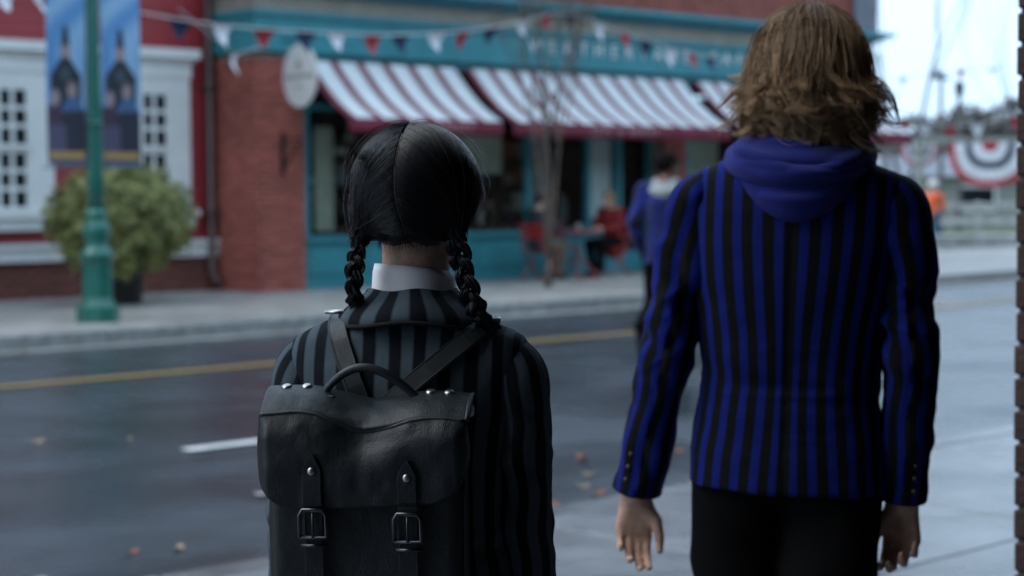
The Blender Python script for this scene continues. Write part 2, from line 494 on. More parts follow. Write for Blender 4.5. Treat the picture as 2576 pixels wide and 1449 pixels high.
sp += brick_face(cafe, (27.59, FY + .03, 0), (0, 1), 7.0, 4.35 - .15, 7.4, bme, bhf, [0], 10, (CB[0], CB[1], 0))
sp += brick_face(cafe, (21.95, FY, 0), (1, 0), 0.62, 0.0, 3.1, bme, bhf, [0], 11, (CB[0], CB[1], 0))
spare_bricks(cafe, sp, M['brick'])
MB(CB).box(21.97, 22.55, FY + .03, 20.3, 0.1, 3.3).build('door_pier_core', M['mortar'], cafe)
# fascia
fs = MB(CB)
fs.box(13.80, 27.72, FY - .08, 20.95, 3.38, 3.50)
fs.box(13.84, 27.68, FY - .04, 20.94, 3.50, 3.86)
fs.box(13.80, 27.72, FY - .09, 20.95, 3.86, 3.93)
fs.build('fascia', M['teal'], cafe)
MB(CB).box(13.86, 27.66, FY - .03, 20.93, 3.93, 4.16).build('frieze', M['beige'], cafe)
cn = MB(CB).box(13.80, 27.74, FY - .12, 20.95, 4.16, 4.22).box(13.72, 27.86, FY - .22, 20.98, 4.22, 4.27).box(13.66, 28.0, FY - .32, 21.0, 4.27, 4.345)
cn.build('cornice', M['teal'], cafe)
MB(CB).box(27.1, 27.78, FY - .08, FY + .0, 4.36, 7.6).build('corner_turret', M['slate'], cafe)
MB(CB).box(14.0, 27.9, FY - .3, 27.2, 7.6, 7.9).build('parapet', M['teal'], cafe)
# shop front: riser panels, mullions, glass, door
M['grey_fl'] = pmat('grey_blind', (.30, .33, .32), rough=.9)
M['navy_int'] = pmat('navy_box', (.03, .05, .10), rough=.7)
XS = [14.72, 17.45, 19.55, 21.2, 21.95]
rz = MB(CB)
for a, b2 in ((14.70, 20.95), (22.58, 27.3)):
    rz.box(a, b2, FY + .10, FY + .22, 0.12, 0.80).box(a, b2, FY + .02, FY + .22, 0.80, 0.88).box(a, b2, FY + .06, FY + .22, 0.12, 0.26)
rz.build('stall_riser', M['teal'], cafe)
x = 14.76
while x < 27.0:
    if not (20.6 < x < 22.6):
        MB(CB).box(x, x + .92, FY + .075, FY + .10, 0.34, 0.72, 0.01).build('riser_panel', M['teal'], cafe)
    x += 1.04
mu = MB(CB)
for x in (14.70, 16.0, 17.42, 18.9, 20.22, 20.93, 22.58, 24.0, 25.5, 27.2):
    mu.box(x, x + .08, FY + .06, FY + .16, 0.88, 3.3)
mu.box(14.7, 21.0, FY + .065, FY + .155, 2.62, 2.70).box(22.6, 27.3, FY + .065, FY + .155, 2.62, 2.70).box(14.7, 27.3, FY + .02, FY + .2, 3.28, 3.38)
mu.build('shopfront_frame', M['teal'], cafe)
gx = [(14.78, 16.0), (16.08, 17.42), (17.50, 18.9), (18.98, 20.22), (20.30, 20.93), (22.66, 24.0), (24.08, 25.5), (25.58, 27.2)]
for a, b2 in gx:
    MB(CB).box(a + .002, b2 - .002, FY + .11, FY + .114, 0.882, 2.618).build('pane', M['glass'], cafe)
    MB(CB).box(a + .002, b2 - .002, FY + .11, FY + .114, 2.702, 3.278).build('pane', M['glass'], cafe)
dr = MB(CB).box(21.02, 21.10, FY + .3, FY + .36, 0.16, 2.6).box(21.86, 21.94, FY + .3, FY + .36, 0.16, 2.6).box(21.1, 21.86, FY + .3, FY + .36, 0.16, 0.5).box(21.1, 21.86, FY + .3, FY + .36, 2.5, 2.6).box(21.0, 21.96, FY + .28, FY + .4, 2.6, 3.3)
door = dr.build('door', M['teal'], cafe)
MB(CB).box(21.1, 21.86, FY + .32, FY + .33, 0.5, 2.5).build('pane', M['glass'], door)
MB(CB).tube([(21.15, FY + .24, 1.0), (21.15, FY + .24, 1.35)], 0.015).build('handle', M['steel'], door)
# interior shell, curtains, counter, shelves
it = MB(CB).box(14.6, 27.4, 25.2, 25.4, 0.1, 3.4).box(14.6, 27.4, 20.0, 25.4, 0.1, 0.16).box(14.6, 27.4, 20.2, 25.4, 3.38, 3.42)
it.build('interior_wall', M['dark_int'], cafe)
def curtain(x0, x1, z0, z1, y, mat):
    n, vs, fs = 40, [], []
    for i in range(n + 1):
        x = x0 + (x1 - x0) * i / n
        yy = y + 0.03 * math.sin(i * 1.3) + 0.01 * math.sin(i * 3.1)
        vs += [(x, yy, z0), (x, yy, z1)]
    for i in range(n): fs.append((2 * i, 2 * i + 2, 2 * i + 3, 2 * i + 1))
    MB(CB).add(vs, fs).build('curtain', mat, cafe, True)
curtain(14.98, 15.30, 0.95, 2.40, FY + .22, M['cream'])
curtain(17.7, 18.55, 1.75, 2.6, FY + .24, M['cream'])
curtain(19.1, 19.6, 1.3, 2.5, FY + .26, M['grey_fl'])
curtain(22.8, 23.6, 1.6, 2.6, FY + .24, M['cream'])
curtain(24.3, 24.9, 1.2, 2.6, FY + .24, M['grey_fl'])
MB(CB).box(20.34, 20.86, FY + .17, FY + .19, 1.05, 2.32, .004).build('notice_board', M['sign_white'], cafe)
MB(CB).box(14.8, 17.3, FY + .5, FY + .62, 0.88, 0.98).box(17.5, 20.8, FY + .5, FY + .62, 0.88, 0.95).build('window_seat', M['wood_dark'], cafe)
for (x, y, zt) in ((16.6, 21.4, 2.3), (18.2, 21.6, 2.35), (19.7, 21.5, 2.3), (23.4, 21.3, 2.4), (25.0, 21.6, 2.35)):
    lp = MB(CB).tube([(x, y, 3.38), (x, y, zt)], 0.008, 6).lathe([(0.03, 0.12), (0.06, 0.10), (0.15, -0.06), (0.14, -0.065), (0.02, 0.02)], (x, y, zt), 14)
    lp.build('pendant_lamp', M['cream'], cafe, True)
rs = random.Random(12)
for k in range(16):
    x = 15.0 + rs.uniform(0, 5.6)
    MB(CB).box(x, x + rs.uniform(.1, .35), FY + .5, FY + .6, 0.985, 0.985 + rs.uniform(.1, .4), .01).build('window_display', random.Random(k).choice([M['cream'], M['wood_dark'], M['leaf_tan'], M['iron'], M['grey_print']]), cafe)

for k, (x, y, w_, h_, mt) in enumerate(((15.0, 21.0, .9, 1.5, 'wood_dark'), (16.3, 21.3, .7, .9, 'leaf_tan'), (17.3, 21.2, .5, 1.7, 'wood_dark'), (18.1, 21.0, .6, 1.0, 'navy_int'), (19.0, 21.3, .8, 1.6, 'wood_dark'), (20.0, 21.1, .5, .8, 'maroon'), (22.9, 21.0, .9, 1.4, 'wood_dark'), (24.4, 21.2, .7, 1.1, 'leaf_tan'), (25.8, 21.2, .9, 1.7, 'wood_dark'))):
    y = 20.42 + (k % 3) * .12
    sh_ = MB(CB)
    for z_ in np.arange(.3, .3 + h_ + .3, .42): sh_.box(x, x + w_, y, y + .3, z_, z_ + .04)
    sh_.box(x - .04, x, y, y + .3, .16, .5 + h_).box(x + w_, x + w_ + .04, y, y + .3, .16, .5 + h_)
    so_ = sh_.build('shelf', M['wood_dark'], cafe)
    r_ = random.Random(k)
    for z_ in np.arange(.3, .3 + h_ + .3, .42)[1:]:
        for q_ in range(3):
            xx_ = x + .03 + q_ * w_ / 3
            MB(CB).box(xx_, xx_ + w_ / 4, y + .02, y + .2, z_ + .042, z_ + r_.uniform(.12, .34), .008).build('shelf_item', M[r_.choice(('cream', 'leaf_tan', 'leaf_orange', 'maroon', 'grey_print', mt))], so_)
# lettering on the sign board, one part per letter
def text_mesh(s, size, mat, extrude=0.006, font_shear=0.0):
    c = bpy.data.curves.new('t', 'FONT')
    c.body = s; c.size = size; c.extrude = extrude; c.align_x = 'CENTER'; c.resolution_u = 3
    o = bpy.data.objects.new('t', c); COL.objects.link(o)
    dg = bpy.context.evaluated_depsgraph_get(); dg.update()
    me = bpy.data.meshes.new_from_object(o.evaluated_get(dg))
    bpy.data.objects.remove(o); bpy.data.curves.remove(c)
    me.materials.clear(); me.materials.append(mat)
    return me
def lettering(s, x0, pitch, z, y, size, mat, parent, off, name='letter'):
    cache = {}
    for i, ch in enumerate(s):
        if ch == ' ': continue
        if ch not in cache: cache[ch] = text_mesh(ch, size, mat)
        link(name, cache[ch], parent, (x0 + i * pitch - off[0], y - off[1], z - off[2]), (R(90), 0, 0))
lettering('WEATHERVANE CAFE & BAKERY', 19.0, 0.345, 3.585, FY - .055, 0.30, M['letter'], cafe, CB)

# awnings
def awning(x0, x1, label, n_str, text_x):
    a = thing('awning', label, 'awning', ((x0 + x1) / 2, FY, 2.3), 0, 'striped awnings along the cafe front')
    off = ((x0 + x1) / 2, FY, 2.3)
    yt, zt, yf, zf, zb = FY - .02, 3.29, 18.80, 2.47, 2.265
    ns = 9
    prof = []
    for i in range(ns + 1):
        t = i / ns
        prof.append((yt + (yf - yt) * t, zt + (zf - zt) * t - 0.09 * math.sin(math.pi * t)))
    edges = [x0]
    pitch = (x1 - x0) / n_str
    for k in range(n_str):
        s0 = x0 + k * pitch
        for (a0, a1, nm, mt) in ((s0, s0 + pitch * .30, 'maroon_stripe', M['maroon']), (s0 + pitch * .30, s0 + pitch, 'white_stripe', M['stripe_white'])):
            mb = MB(off)
            for i in range(ns):
                (y0, z0), (y1, z1) = prof[i], prof[i + 1]
                mb.add([(a0, y0, z0), (a1, y0, z0), (a1, y1, z1), (a0, y1, z1), (a0, y0, z0 - .006), (a1, y0, z0 - .006), (a1, y1, z1 - .006), (a0, y1, z1 - .006)],
                       [(0, 3, 2, 1), (4, 5, 6, 7), (1, 2, 6, 5), (0, 4, 7, 3)])
            mb.build(nm, mt, a, True)
    n, vs, fs2 = 60, [], []
    for i in range(n + 1):
        x = x0 + (x1 - x0) * i / n
        wv = 0.012 * math.sin(i * 0.9) + 0.006 * math.sin(i * 2.3)
        vs += [(x, yf, zf), (x, yf - .01 + wv, zb)]
    for i in range(n): fs2.append((2 * i, 2 * i + 1, 2 * i + 3, 2 * i + 2))
    va = MB(off).add(vs, fs2).build('valance', M['maroon'], a, True)
    so = va.modifiers.new('thick', 'SOLIDIFY'); so.thickness = 0.006
    lettering('CAFE & BAKERY', text_x - .69, .115, 2.325, yf - .035, 0.15, M['letter_pink'], va, off)
    fr = MB(off)
    fr.tube([(x0 + .01, yf + .01, zf - .02), (x1 - .01, yf + .01, zf - .02)], 0.016, 6)
    for xx in (x0 + .06, x1 - .06):
        fr.tube([(xx, yf + .02, zf - .03), (xx, (yt + yf) / 2, 2.66), (xx, yt - .02, 3.1)], 0.014, 6)
    fr.build('awning_frame', M['iron'], a)
    return a
awning(14.62, 17.37, 'short red and white striped awning beside the oval hanging sign', 6, 16.05)
awning(17.58, 22.38, 'long red and white striped awning behind the bare tree', 11, 19.9)
awning(22.66, 27.45, 'striped awning at the cafe corner, mostly hidden by the brown-haired person', 11, 25.0)

# oval hanging sign
sg = thing('hanging_sign', 'oval white hanging sign on an iron arm at the brick pier', 'sign', (14.3, 19.44, 2.6))
def oval(rx, rz, t, off, mat, name, parent, dx=0.0, n=40):
    vs = [(dx - t / 2, rx * math.cos(2 * math.pi * k / n), rz * math.sin(2 * math.pi * k / n) + off) for k in range(n)] + [(dx + t / 2, rx * math.cos(2 * math.pi * k / n), rz * math.sin(2 * math.pi * k / n) + off) for k in range(n)]
    fs = [tuple(range(n)), tuple(range(2 * n - 1, n - 1, -1))] + [(k, n + k, n + (k + 1) % n, (k + 1) % n) for k in range(n)]
    return MB().add(vs, fs).build(name, mat, parent)
oval(0.37, 0.41, 0.03, 0.44, M['sign_white'], 'sign_board', sg)
rim = MB().tube([(0, 0.37 * math.cos(2 * math.pi * k / 40), 0.44 + 0.41 * math.sin(2 * math.pi * k / 40)) for k in range(41)], 0.018, 6, False)
rim.build('rim', M['sign_white'], sg, True)
for s_, z_, sz in (('WEATHERVANE', 0.40, 0.085), ('CAFE', 0.28, 0.05)):
    me = text_mesh(s_, sz, M['grey_print'], 0.002)
    link('sign_lettering', me, sg, (-0.018, 0, z_), (R(90), 0, R(-90)))
MB().lathe([(0.005, 0), (0.045, 0.004), (0.03, 0.05), (0.01, 0.1), (0.003, 0.11)], (-0.02, 0.0, 0.56), 10).build('sign_emblem', M['grey_print'], sg)
ar = MB().tube([(0, 0.40, 0.93), (0, -0.36, 0.93)], 0.014, 6).tube([(0, 0.15, 0.93), (0, 0.15, 0.80)], 0.008, 6).tube([(0, -0.15, 0.93), (0, -0.15, 0.80)], 0.008, 6).box(-.03, .03, .38, .41, .80, 1.0)
ar.build('sign_arm', M['iron'], sg)
# empty iron bracket below it
br = thing('iron_bracket', 'dark iron wall bracket on the brick pier under the oval sign', 'bracket', (14.28, FY, 1.7))
bk = MB().box(-.03, .03, -.035, -.004, 0.02, 0.60, .006).tube([(0, -.02, 0.10), (0, -.25, 0.32), (0, -.46, 0.48)], 0.013, 6).tube([(0, -.02, 0.50), (0, -.46, 0.50)], 0.013, 6)
bk.build('bracket_bar', M['iron'], br)

# ------------------------------------------------------------------ near building: arcade with brick pillars
NB = (3.9, 1.9, 0.13)
arc = thing('brick_arcade', 'dark brick pillar and wall of the near building at the right edge', 'building', NB)
budget = [300]
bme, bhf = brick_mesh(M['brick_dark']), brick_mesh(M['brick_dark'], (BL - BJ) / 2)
PX0, PX1, PY0, PY1 = 3.59, 4.03, 1.74, 2.18
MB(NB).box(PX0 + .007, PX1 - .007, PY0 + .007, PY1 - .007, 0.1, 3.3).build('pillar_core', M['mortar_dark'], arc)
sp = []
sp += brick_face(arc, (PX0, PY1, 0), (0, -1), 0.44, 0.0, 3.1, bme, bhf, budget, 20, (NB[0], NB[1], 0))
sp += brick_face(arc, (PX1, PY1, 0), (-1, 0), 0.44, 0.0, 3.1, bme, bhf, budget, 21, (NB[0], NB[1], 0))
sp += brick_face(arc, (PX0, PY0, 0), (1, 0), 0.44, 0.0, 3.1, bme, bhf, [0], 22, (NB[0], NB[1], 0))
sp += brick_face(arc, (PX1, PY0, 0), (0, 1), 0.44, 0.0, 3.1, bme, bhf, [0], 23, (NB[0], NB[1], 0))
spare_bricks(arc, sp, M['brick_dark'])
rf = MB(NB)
rf.box(-25, 9, -6.0, 2.38, 3.3, 3.6).box(-25, 9, -6.0, 2.33, 3.602, 7.0).box(9.002, 60, -6.0, 0.3, 0.1, 7.0)  # unseen overhang and long block, shaped to shade backs and darken window reflections
rf.build('unseen_shading_storey', M['brick_dark'], arc)
MB(NB).box(-25, 9, -2.2, -2.0, 0.1, 3.3).build('rear_wall', M['brick_dark'], arc)
# ================================================================== STREET FURNITURE AND PLANTS
# lamp post
lp = thing('lamp_post', 'dark green cast lamp post carrying two banners in front of the shrub', 'lamp post', (9.51, 16.51, 0.15))
G = M['dark_green']
MB().lathe([(0.225, 0), (0.225, 0.16), (0.20, 0.175)], n=8, ang0=R(22.5)).build('base_block', G, lp)
MB().lathe([(0.20, 0.175), (0.165, 0.23), (0.155, 0.26), (0.15, 0.60), (0.165, 0.63), (0.17, 0.66)], n=8, ang0=R(22.5)).build('pedestal', G, lp)
MB().lathe([(0.175, 0.66), (0.185, 0.69), (0.175, 0.73), (0.135, 0.76), (0.12, 0.80), (0.115, 0.85), (0.14, 0.90), (0.148, 0.95), (0.14, 1.0), (0.11, 1.05), (0.105, 1.08), (0.118, 1.10), (0.115, 1.13), (0.09, 1.18)], n=24).build('collar', G, lp, True)
MB().lathe([(0.088, 1.17), (0.082, 1.5), (0.078, 2.0), (0.064, 3.6), (0.055, 4.6)], n=16).build('shaft', G, lp, True)
MB().lathe([(0.080, 2.02), (0.092, 2.035), (0.092, 2.07), (0.078, 2.085)], n=16).build('ring', G, lp, True)
MB().lathe([(0.068, 3.4), (0.085, 3.42), (0.085, 3.46), (0.066, 3.48)], n=16).build('ring', G, lp, True)
MB().tube([(-0.62, 0, 3.44), (0.62, 0, 3.44)], 0.014, 8).tube([(-0.6, 0, 1.60), (0.62, 0, 1.60)], 0.008, 8).build('banner_arm', G, lp)
MB().lathe([(0.05, 4.6), (0.12, 4.66), (0.10, 4.72), (0.19, 5.1), (0.20, 5.12), (0.05, 5.3), (0.01, 5.45)], n=12).build('lantern', G, lp)

# banners: flat print held as colours on a fine grid
m, t, p = newmat('printed_banner')
ca = N(t, 'ShaderNodeVertexColor', layer_name='col')
t.links.new(ca.outputs[0], p.inputs['Base Color']); p.inputs['Roughness'].default_value = 0.55
M['banner'] = m
def banner(name, label, x0, x1, z0, z1, tint):
    b = thing(name, label, 'banner', ((x0 + x1) / 2, 16.51, z0), 0, 'printed banners on the lamp post')
    nx, nz = 70, 240
    U, V = np.meshgrid(np.linspace(0, 1, nx + 1), np.linspace(0, 1, nz + 1), indexing='ij')
    W, H = x1 - x0, z1 - z0
    X = (U - .5) * W; Z = V * H; Y = 0.012 * np.sin(V * 5 + tint) + 0.01 * np.sin(U * 4)
    v = np.stack([X, Y, Z], -1).reshape(-1, 3)
    i = np.arange(nx)[:, None] * (nz + 1) + np.arange(nz)[None, :]
    f = np.stack([i, i + nz + 1, i + nz + 2, i + 1], -1).reshape(-1, 4)
    u, q = U.reshape(-1), V.reshape(-1)          # print coordinates
    h = (3.42 - (z0 + q * H)) / 1.62                        # 0 at top .. 1 at bottom of the visible artwork
    rs = np.random.RandomState(4)
    c = np.zeros((len(u), 3))
    cl = 0.5 + 0.5 * np.sin(u * 5 + 9 * h + 2 * np.sin(7 * h))
    skyc = np.array([.10, .28, .55])[None] * (1 - cl[:, None] * .5) + np.array([.42, .60, .72])[None] * cl[:, None] * .55
    c[:] = skyc
    def put(mask, col): c[mask] = col
    ell = lambda cx, cy, rx, ry: ((u - cx) / rx) ** 2 + ((h - cy) / ry) ** 2 < 1
    put(h > 0.74, (.05, .055, .09))
    put((h > .33) & (np.abs(u - .5) < np.clip((h - .30) * 2.6, 0, .40)), (.018, .024, .035))     # cloaked figure
    put(ell(.5, .44, .13, .045), (.05, .075, .09))
    put((h > .14) & (h < .27) & (np.abs(u - .5) < .05 + (h - .14) * .45), (.012, .016, .028))     # tall hat
    put(ell(.5, .30, .11, .045), (.36, .24, .21))
    put(ell(.66, .53, .14, .05), (.16, .13, .13)); put(ell(.66, .55, .11, .045), (.34, .25, .25))
    put((h > .585) & (h < .68) & (np.abs(u - .68) < .12 + (h - .58) * 2), (.06, .13, .26))
    put(ell(.22, .585, .14, .05), (.22, .20, .22)); put(ell(.22, .60, .11, .045), (.35, .26, .27))
    put((h > .64) & (h < .76) & (np.abs(u - .2) < .20), (.06, .03, .06))
    put((h > .67) & (np.abs(u - .76) < .24) & (h < .93), (.022, .026, .045))
    put((h > .76) & (h < .93) & (u < .5), (.085, .075, .13))
    put((h > .93) & (h < .975) & (u > .05) & (u < .95), (.42, .26, .09))
    put((h > .985), (.10, .12, .20))
    c *= (1 + 0.10 * rs.randn(len(u))[:, None] * 0.4)
    pr = link('printed_cloth', make_mesh('printed_cloth', v, f, M['banner'], True, cols=np.clip(c, 0, 1)), b)
    so = pr.modifiers.new('thick', 'SOLIDIFY'); so.thickness = 0.003
    MB().tube([(-W / 2, 0, H), (W / 2, 0, H)], 0.016, 8).build('top_hem', M['banner_hem'], b)
M['banner_hem'] = pmat('banner_hem', (.10, .2, .4), rough=.6)
banner('banner', 'blue printed banner with dark figures left of the green lamp post', 8.98, 9.42, 1.775, 3.60, 0.0)
banner('banner', 'blue printed banner with dark figures right of the green lamp post', 9.60, 10.06, 1.765, 3.60, 1.2)

# ---- leaves helper
def leaf_cloud(centers, normals, size, rs, mat, name, parent, cols=None, loc=None):
    n = len(centers)
    a = rs.randn(n, 3); a -= normals * np.sum(a * normals, 1)[:, None]; a /= np.linalg.norm(a, axis=1)[:, None] + 1e-9
    b = np.cross(normals, a)
    s = size * rs.uniform(.6, 1.25, n)[:, None]
    v = np.stack([centers - a * s, centers + b * s * .45 + normals * s * .12, centers + a * s, centers - b * s * .45 + normals * s * .12], 1).reshape(-1, 3)
    f = np.arange(n * 4).reshape(-1, 4)
    me = make_mesh(name, v, f, mat, False, attrs={'rnd': np.repeat(cols if cols is not None else rs.rand(n), 4)})
    return link(name, me, parent, loc)

def leafmat(name, c1, c2, trans=0.2):
    m, t, p = newmat(name)
    at = N(t, 'ShaderNodeAttribute', attribute_name='rnd')
    mx = N(t, 'ShaderNodeMix', data_type='RGBA'); mx.inputs[6].default_value = rgb(c1); mx.inputs[7].default_value = rgb(c2)
    t.links.new(at.outputs['Fac'], mx.inputs[0]); t.links.new(mx.outputs[2], p.inputs['Base Color'])
    p.inputs['Roughness'].default_value = 0.5
    tl = N(t, 'ShaderNodeBsdfTranslucent'); t.links.new(mx.outputs[2], tl.inputs[0])
    ms = N(t, 'ShaderNodeMixShader'); ms.inputs[0].default_value = trans
    t.links.new(p.outputs[0], ms.inputs[1]); t.links.new(tl.outputs[0], ms.inputs[2])
    t.links.new(ms.outputs[0], t.nodes['Material Output'].inputs[0])
    return m
M['shrub'] = leafmat('variegated_shrub_leaves', (0.065, 0.095, 0.025), (0.42, 0.42, 0.15))
M['tree_leaf'] = leafmat('autumn_leaves', (0.16, 0.05, 0.02), (0.36, 0.16, 0.05))
M['haze_leaf'] = leafmat('haze_paled_leaves', (0.09, 0.092, 0.09), (0.19, 0.18, 0.165))  # far tree leaves: distance haze is put into these paled grey colours

def vn3(P):
    return np.sin(P[:, 0] * 1.7 + 1.3 * np.sin(P[:, 1] * 1.9)) * np.cos(P[:, 2] * 2.1 + 1.1 * np.sin(P[:, 0] * 1.4))
# potted round shrub
ps = thing('potted_shrub', 'round yellow-green shrub in a black planter behind the lamp post', 'shrub', (11.33, 19.0, 0.15))
MB().lathe([(0.17, 0), (0.19, 0.02), (0.225, 0.42), (0.24, 0.43), (0.24, 0.47), (0.21, 0.47), (0.20, 0.40)], n=20).build('planter', M['pot'], ps, True)
rs = np.random.RandomState(8)
n = 15000
d = rs.randn(n, 3); d /= np.linalg.norm(d, axis=1)[:, None]
lump = 1 + 0.10 * vn3(d * 2.2 + 5) + 0.10 * vn3(d * 4.5) + 0.03 * np.sin(d[:, 0] * 5 + 1) * np.cos(d[:, 2] * 6) + 0.06 * np.sin(d[:, 1] * 9 + d[:, 2] * 7) + 0.05 * np.sin(d[:, 0] * 13 + d[:, 2] * 11)
rr = lump * rs.uniform(.62, 1.06, n) ** .7
c = d * rr[:, None] * np.array([.84, .80, .66]) + np.array([-.06, 0, 1.02])
nn = d + rs.randn(n, 3) * .5; nn /= np.linalg.norm(nn, axis=1)[:, None]
leaf_cloud(c, nn, 0.045, rs, M['shrub'], 'foliage', ps, cols=np.clip(rs.rand(n) * .7 + .35 * (np.sin(d[:, 0] * 17) * np.sin(d[:, 2] * 15) > 0), 0, 1))
st = MB().tube([(0, 0, .4), (0, 0, 1.0)], [.04, .03], 8)
for k in range(14):
    an = k * 2.4
    st.tube([(0, 0, .5 + .02 * k), (.25 * math.cos(an), .25 * math.sin(an), .8 + .03 * k), (.55 * math.cos(an), .5 * math.sin(an), 1.0 + .03 * k)], [.02, .013, .004], 5)
st.build('stem', M['bark'], ps)

# bare multi-stem tree
def bare_tree(name, label, loc, height, spread, nstem, rs, lean=0.0, depth=4, mat=None, leaves=0, r0=0.05, fork=.28, group=None, dense=False):
    tr = thing(name, label, 'tree', loc, 0, group)
    mat = mat or M['bark']
    lo, hi, tips = MB(), MB(), []
    def grow(p, dirn, length, rad, lev):
        pts, rads = [p], [rad]
        q, dd = Vector(p), Vector(dirn)
        segs = 4
        jit = .055 if lev == 0 else .10
        for i in range(segs):
            dd = (dd + Vector((rs.gauss(0, jit), rs.gauss(0, jit), rs.gauss(0.06, .05)))).normalized()
            q = q + dd * (length / segs)
            pts.append(q.copy()); rads.append(rad * (1 - .5 * (i + 1) / segs))
        (lo if lev < 2 else hi).tube(pts, rads, 6 if lev < 2 else 4, True)
        tips.append(q.copy())
        if lev < depth:
            for i in range(rs.choice((2, 3, 3)) if lev < 2 or not dense else rs.choice((3, 4))):
                at = pts[rs.choice((2, 3, 4) if lev or not dense else (3, 3, 4))]
                nd = (dd + Vector((rs.gauss(0, .30), rs.gauss(0, .30), rs.gauss(.15, .2)))).normalized()
                grow(at, nd, length * rs.uniform(.55, .8), rad * .5, lev + 1)
    base = Vector((0, 0, 0))
    lo.tube([(0, 0, -.02), (0.01, 0, fork * .3), (0, 0, fork)], [r0 * 1.35, r0 * 1.0, r0 * .55], 8)
    for k in range(nstem):
        an = 2 * math.pi * k / nstem + rs.uniform(-.3, .3)
        dr = Vector((math.cos(an) * spread, math.sin(an) * spread, 1)).normalized()
        grow((0, 0, fork * rs.uniform(.35, .8)), dr, height * rs.uniform(.42, .55), r0 * rs.uniform(.5, .7), 0)
    lo.build('trunk', mat, tr, True)
    cr = hi.build('crown', mat, tr, True)
    if leaves:
        r2 = np.random.RandomState(3)
        idx = r2.choice(len(tips), leaves)
        c = np.array([tuple(tips[i]) for i in idx]) + r2.randn(leaves, 3) * .04
        nn = r2.randn(leaves, 3); nn /= np.linalg.norm(nn, axis=1)[:, None]
        leaf_cloud(c, nn, .045, r2, M['tree_leaf'], 'leaf_cluster', tr)['kind'] = 'stuff'
    return tr
bare_tree('bare_tree', 'slim bare multi-stemmed tree on the pavement in front of the cafe', (17.24, 17.75, 0.15), 4.3, .10, 4, random.Random(14), leaves=110, r0=.045, fork=.55, depth=5, dense=True)

# ---- bunting
def bunting(name, label, pts, flags, w, h, sw=0.0):
    """pts: cord points; flags: (t along 0..n-1, colour)"""
    o = thing(name, label, 'bunting', pts[0], 0, 'pennant strings over the street')
    off = Vector(pts[0])
    P = [Vector(p) - off for p in pts]
    MB().tube(P, 0.010, 5).build('cord', M['cord'], o)
    rs = random.Random(len(flags) * 7 + 1)
    for tt, colr in flags:
        i = min(int(tt), len(P) - 2); fr = tt - i
        c = P[i].lerp(P[i + 1], fr)
        d = (P[i + 1] - P[i]).normalized()
        nrm = Vector((-d.y, d.x, 0)).normalized()
        wv = w * rs.uniform(.75, 1.05); hv = h * rs.uniform(.75, 1.05)
        k = rs.uniform(-.08, .10)
        vs, fs = [], []
        nr = 6
        for r in range(nr + 1):
            q = r / nr
            half = wv / 2 * (1 - q) + .008
            bend = nrm * (0.05 * math.sin(q * 3 + rs.random() * .2)) + nrm * k * q
            for s in (-1, 0, 1):
                vs.append(c + d * (s * half) + Vector((0, 0, -hv * q - .004)) + bend + nrm * (0.015 * (s == 0)) + d * (rs.uniform(-.01, .01)))
        for r in range(nr):
            for s in range(2):
                a = r * 3 + s
                fs.append((a, a + 1, a + 4, a + 3))
        MB().add(vs, fs).build('pennant', M['flag_' + colr], o, True)
    return o
A = [(8.2, 17.7, 3.85), (10.741, 17.7, 3.53), (11.366, 17.7, 3.47), (11.909, 17.7, 3.44), (12.529, 17.7, 3.43), (13.6, 17.7, 3.44), (14.17, 17.7, 3.45), (14.62, 17.7, 3.475), (15.22, 17.7, 3.53), (15.7, 17.7, 3.58), (16.2, 17.7, 3.66), (16.77, 17.7, 3.78), (17.23, 17.7, 3.90)]
bunting('bunting', 'pennant string from the left wall to the bare tree top', A, [(.55, 'white'), (1, 'red'), (2, 'navy'), (3, 'white'), (4, 'red'), (4.55, 'navy'), (5, 'white'), (6, 'red'), (7, 'navy'), (8, 'white'), (9, 'red'), (10, 'navy'), (11, 'white'), (12, 'red')], .30, .27)
Bp = [(17.24, 17.7, 3.92), (17.7, 17.7, 3.93), (18.27, 17.7, 3.83), (18.78, 17.7, 3.72), (19.24, 17.7, 3.64), (19.75, 17.7, 3.55), (20.24, 17.7, 3.50), (20.65, 17.7, 3.47), (21.6, 17.7, 3.44), (22.8, 17.7, 3.46), (24.2, 17.7, 3.6)]
bunting('bunting', 'pennant string from the bare tree towards the brown-haired person', Bp, [(1, 'navy'), (2, 'white'), (3, 'red'), (4, 'navy'), (5, 'white'), (6, 'red'), (7, 'navy'), (8, 'white'), (9, 'red')], .27, .27)
bunting('bunting', 'short pennant string crossing the top left corner', [(6.6, 15.0, 3.62), (7.6, 16.0, 3.40), (8.4, 16.4, 3.48), (9.45, 16.5, 3.62)], [(.6, 'white'), (1.1, 'red'), (2.1, 'white'), (2.6, 'red')], .27, .26)
bunting('bunting', 'single white pennant hanging on a cord at the brick pier', [(11.9, 18.6, 3.7), (13.1, 19.2, 3.25), (13.9, 19.7, 3.42)], [(1, 'white')], .22, .24)

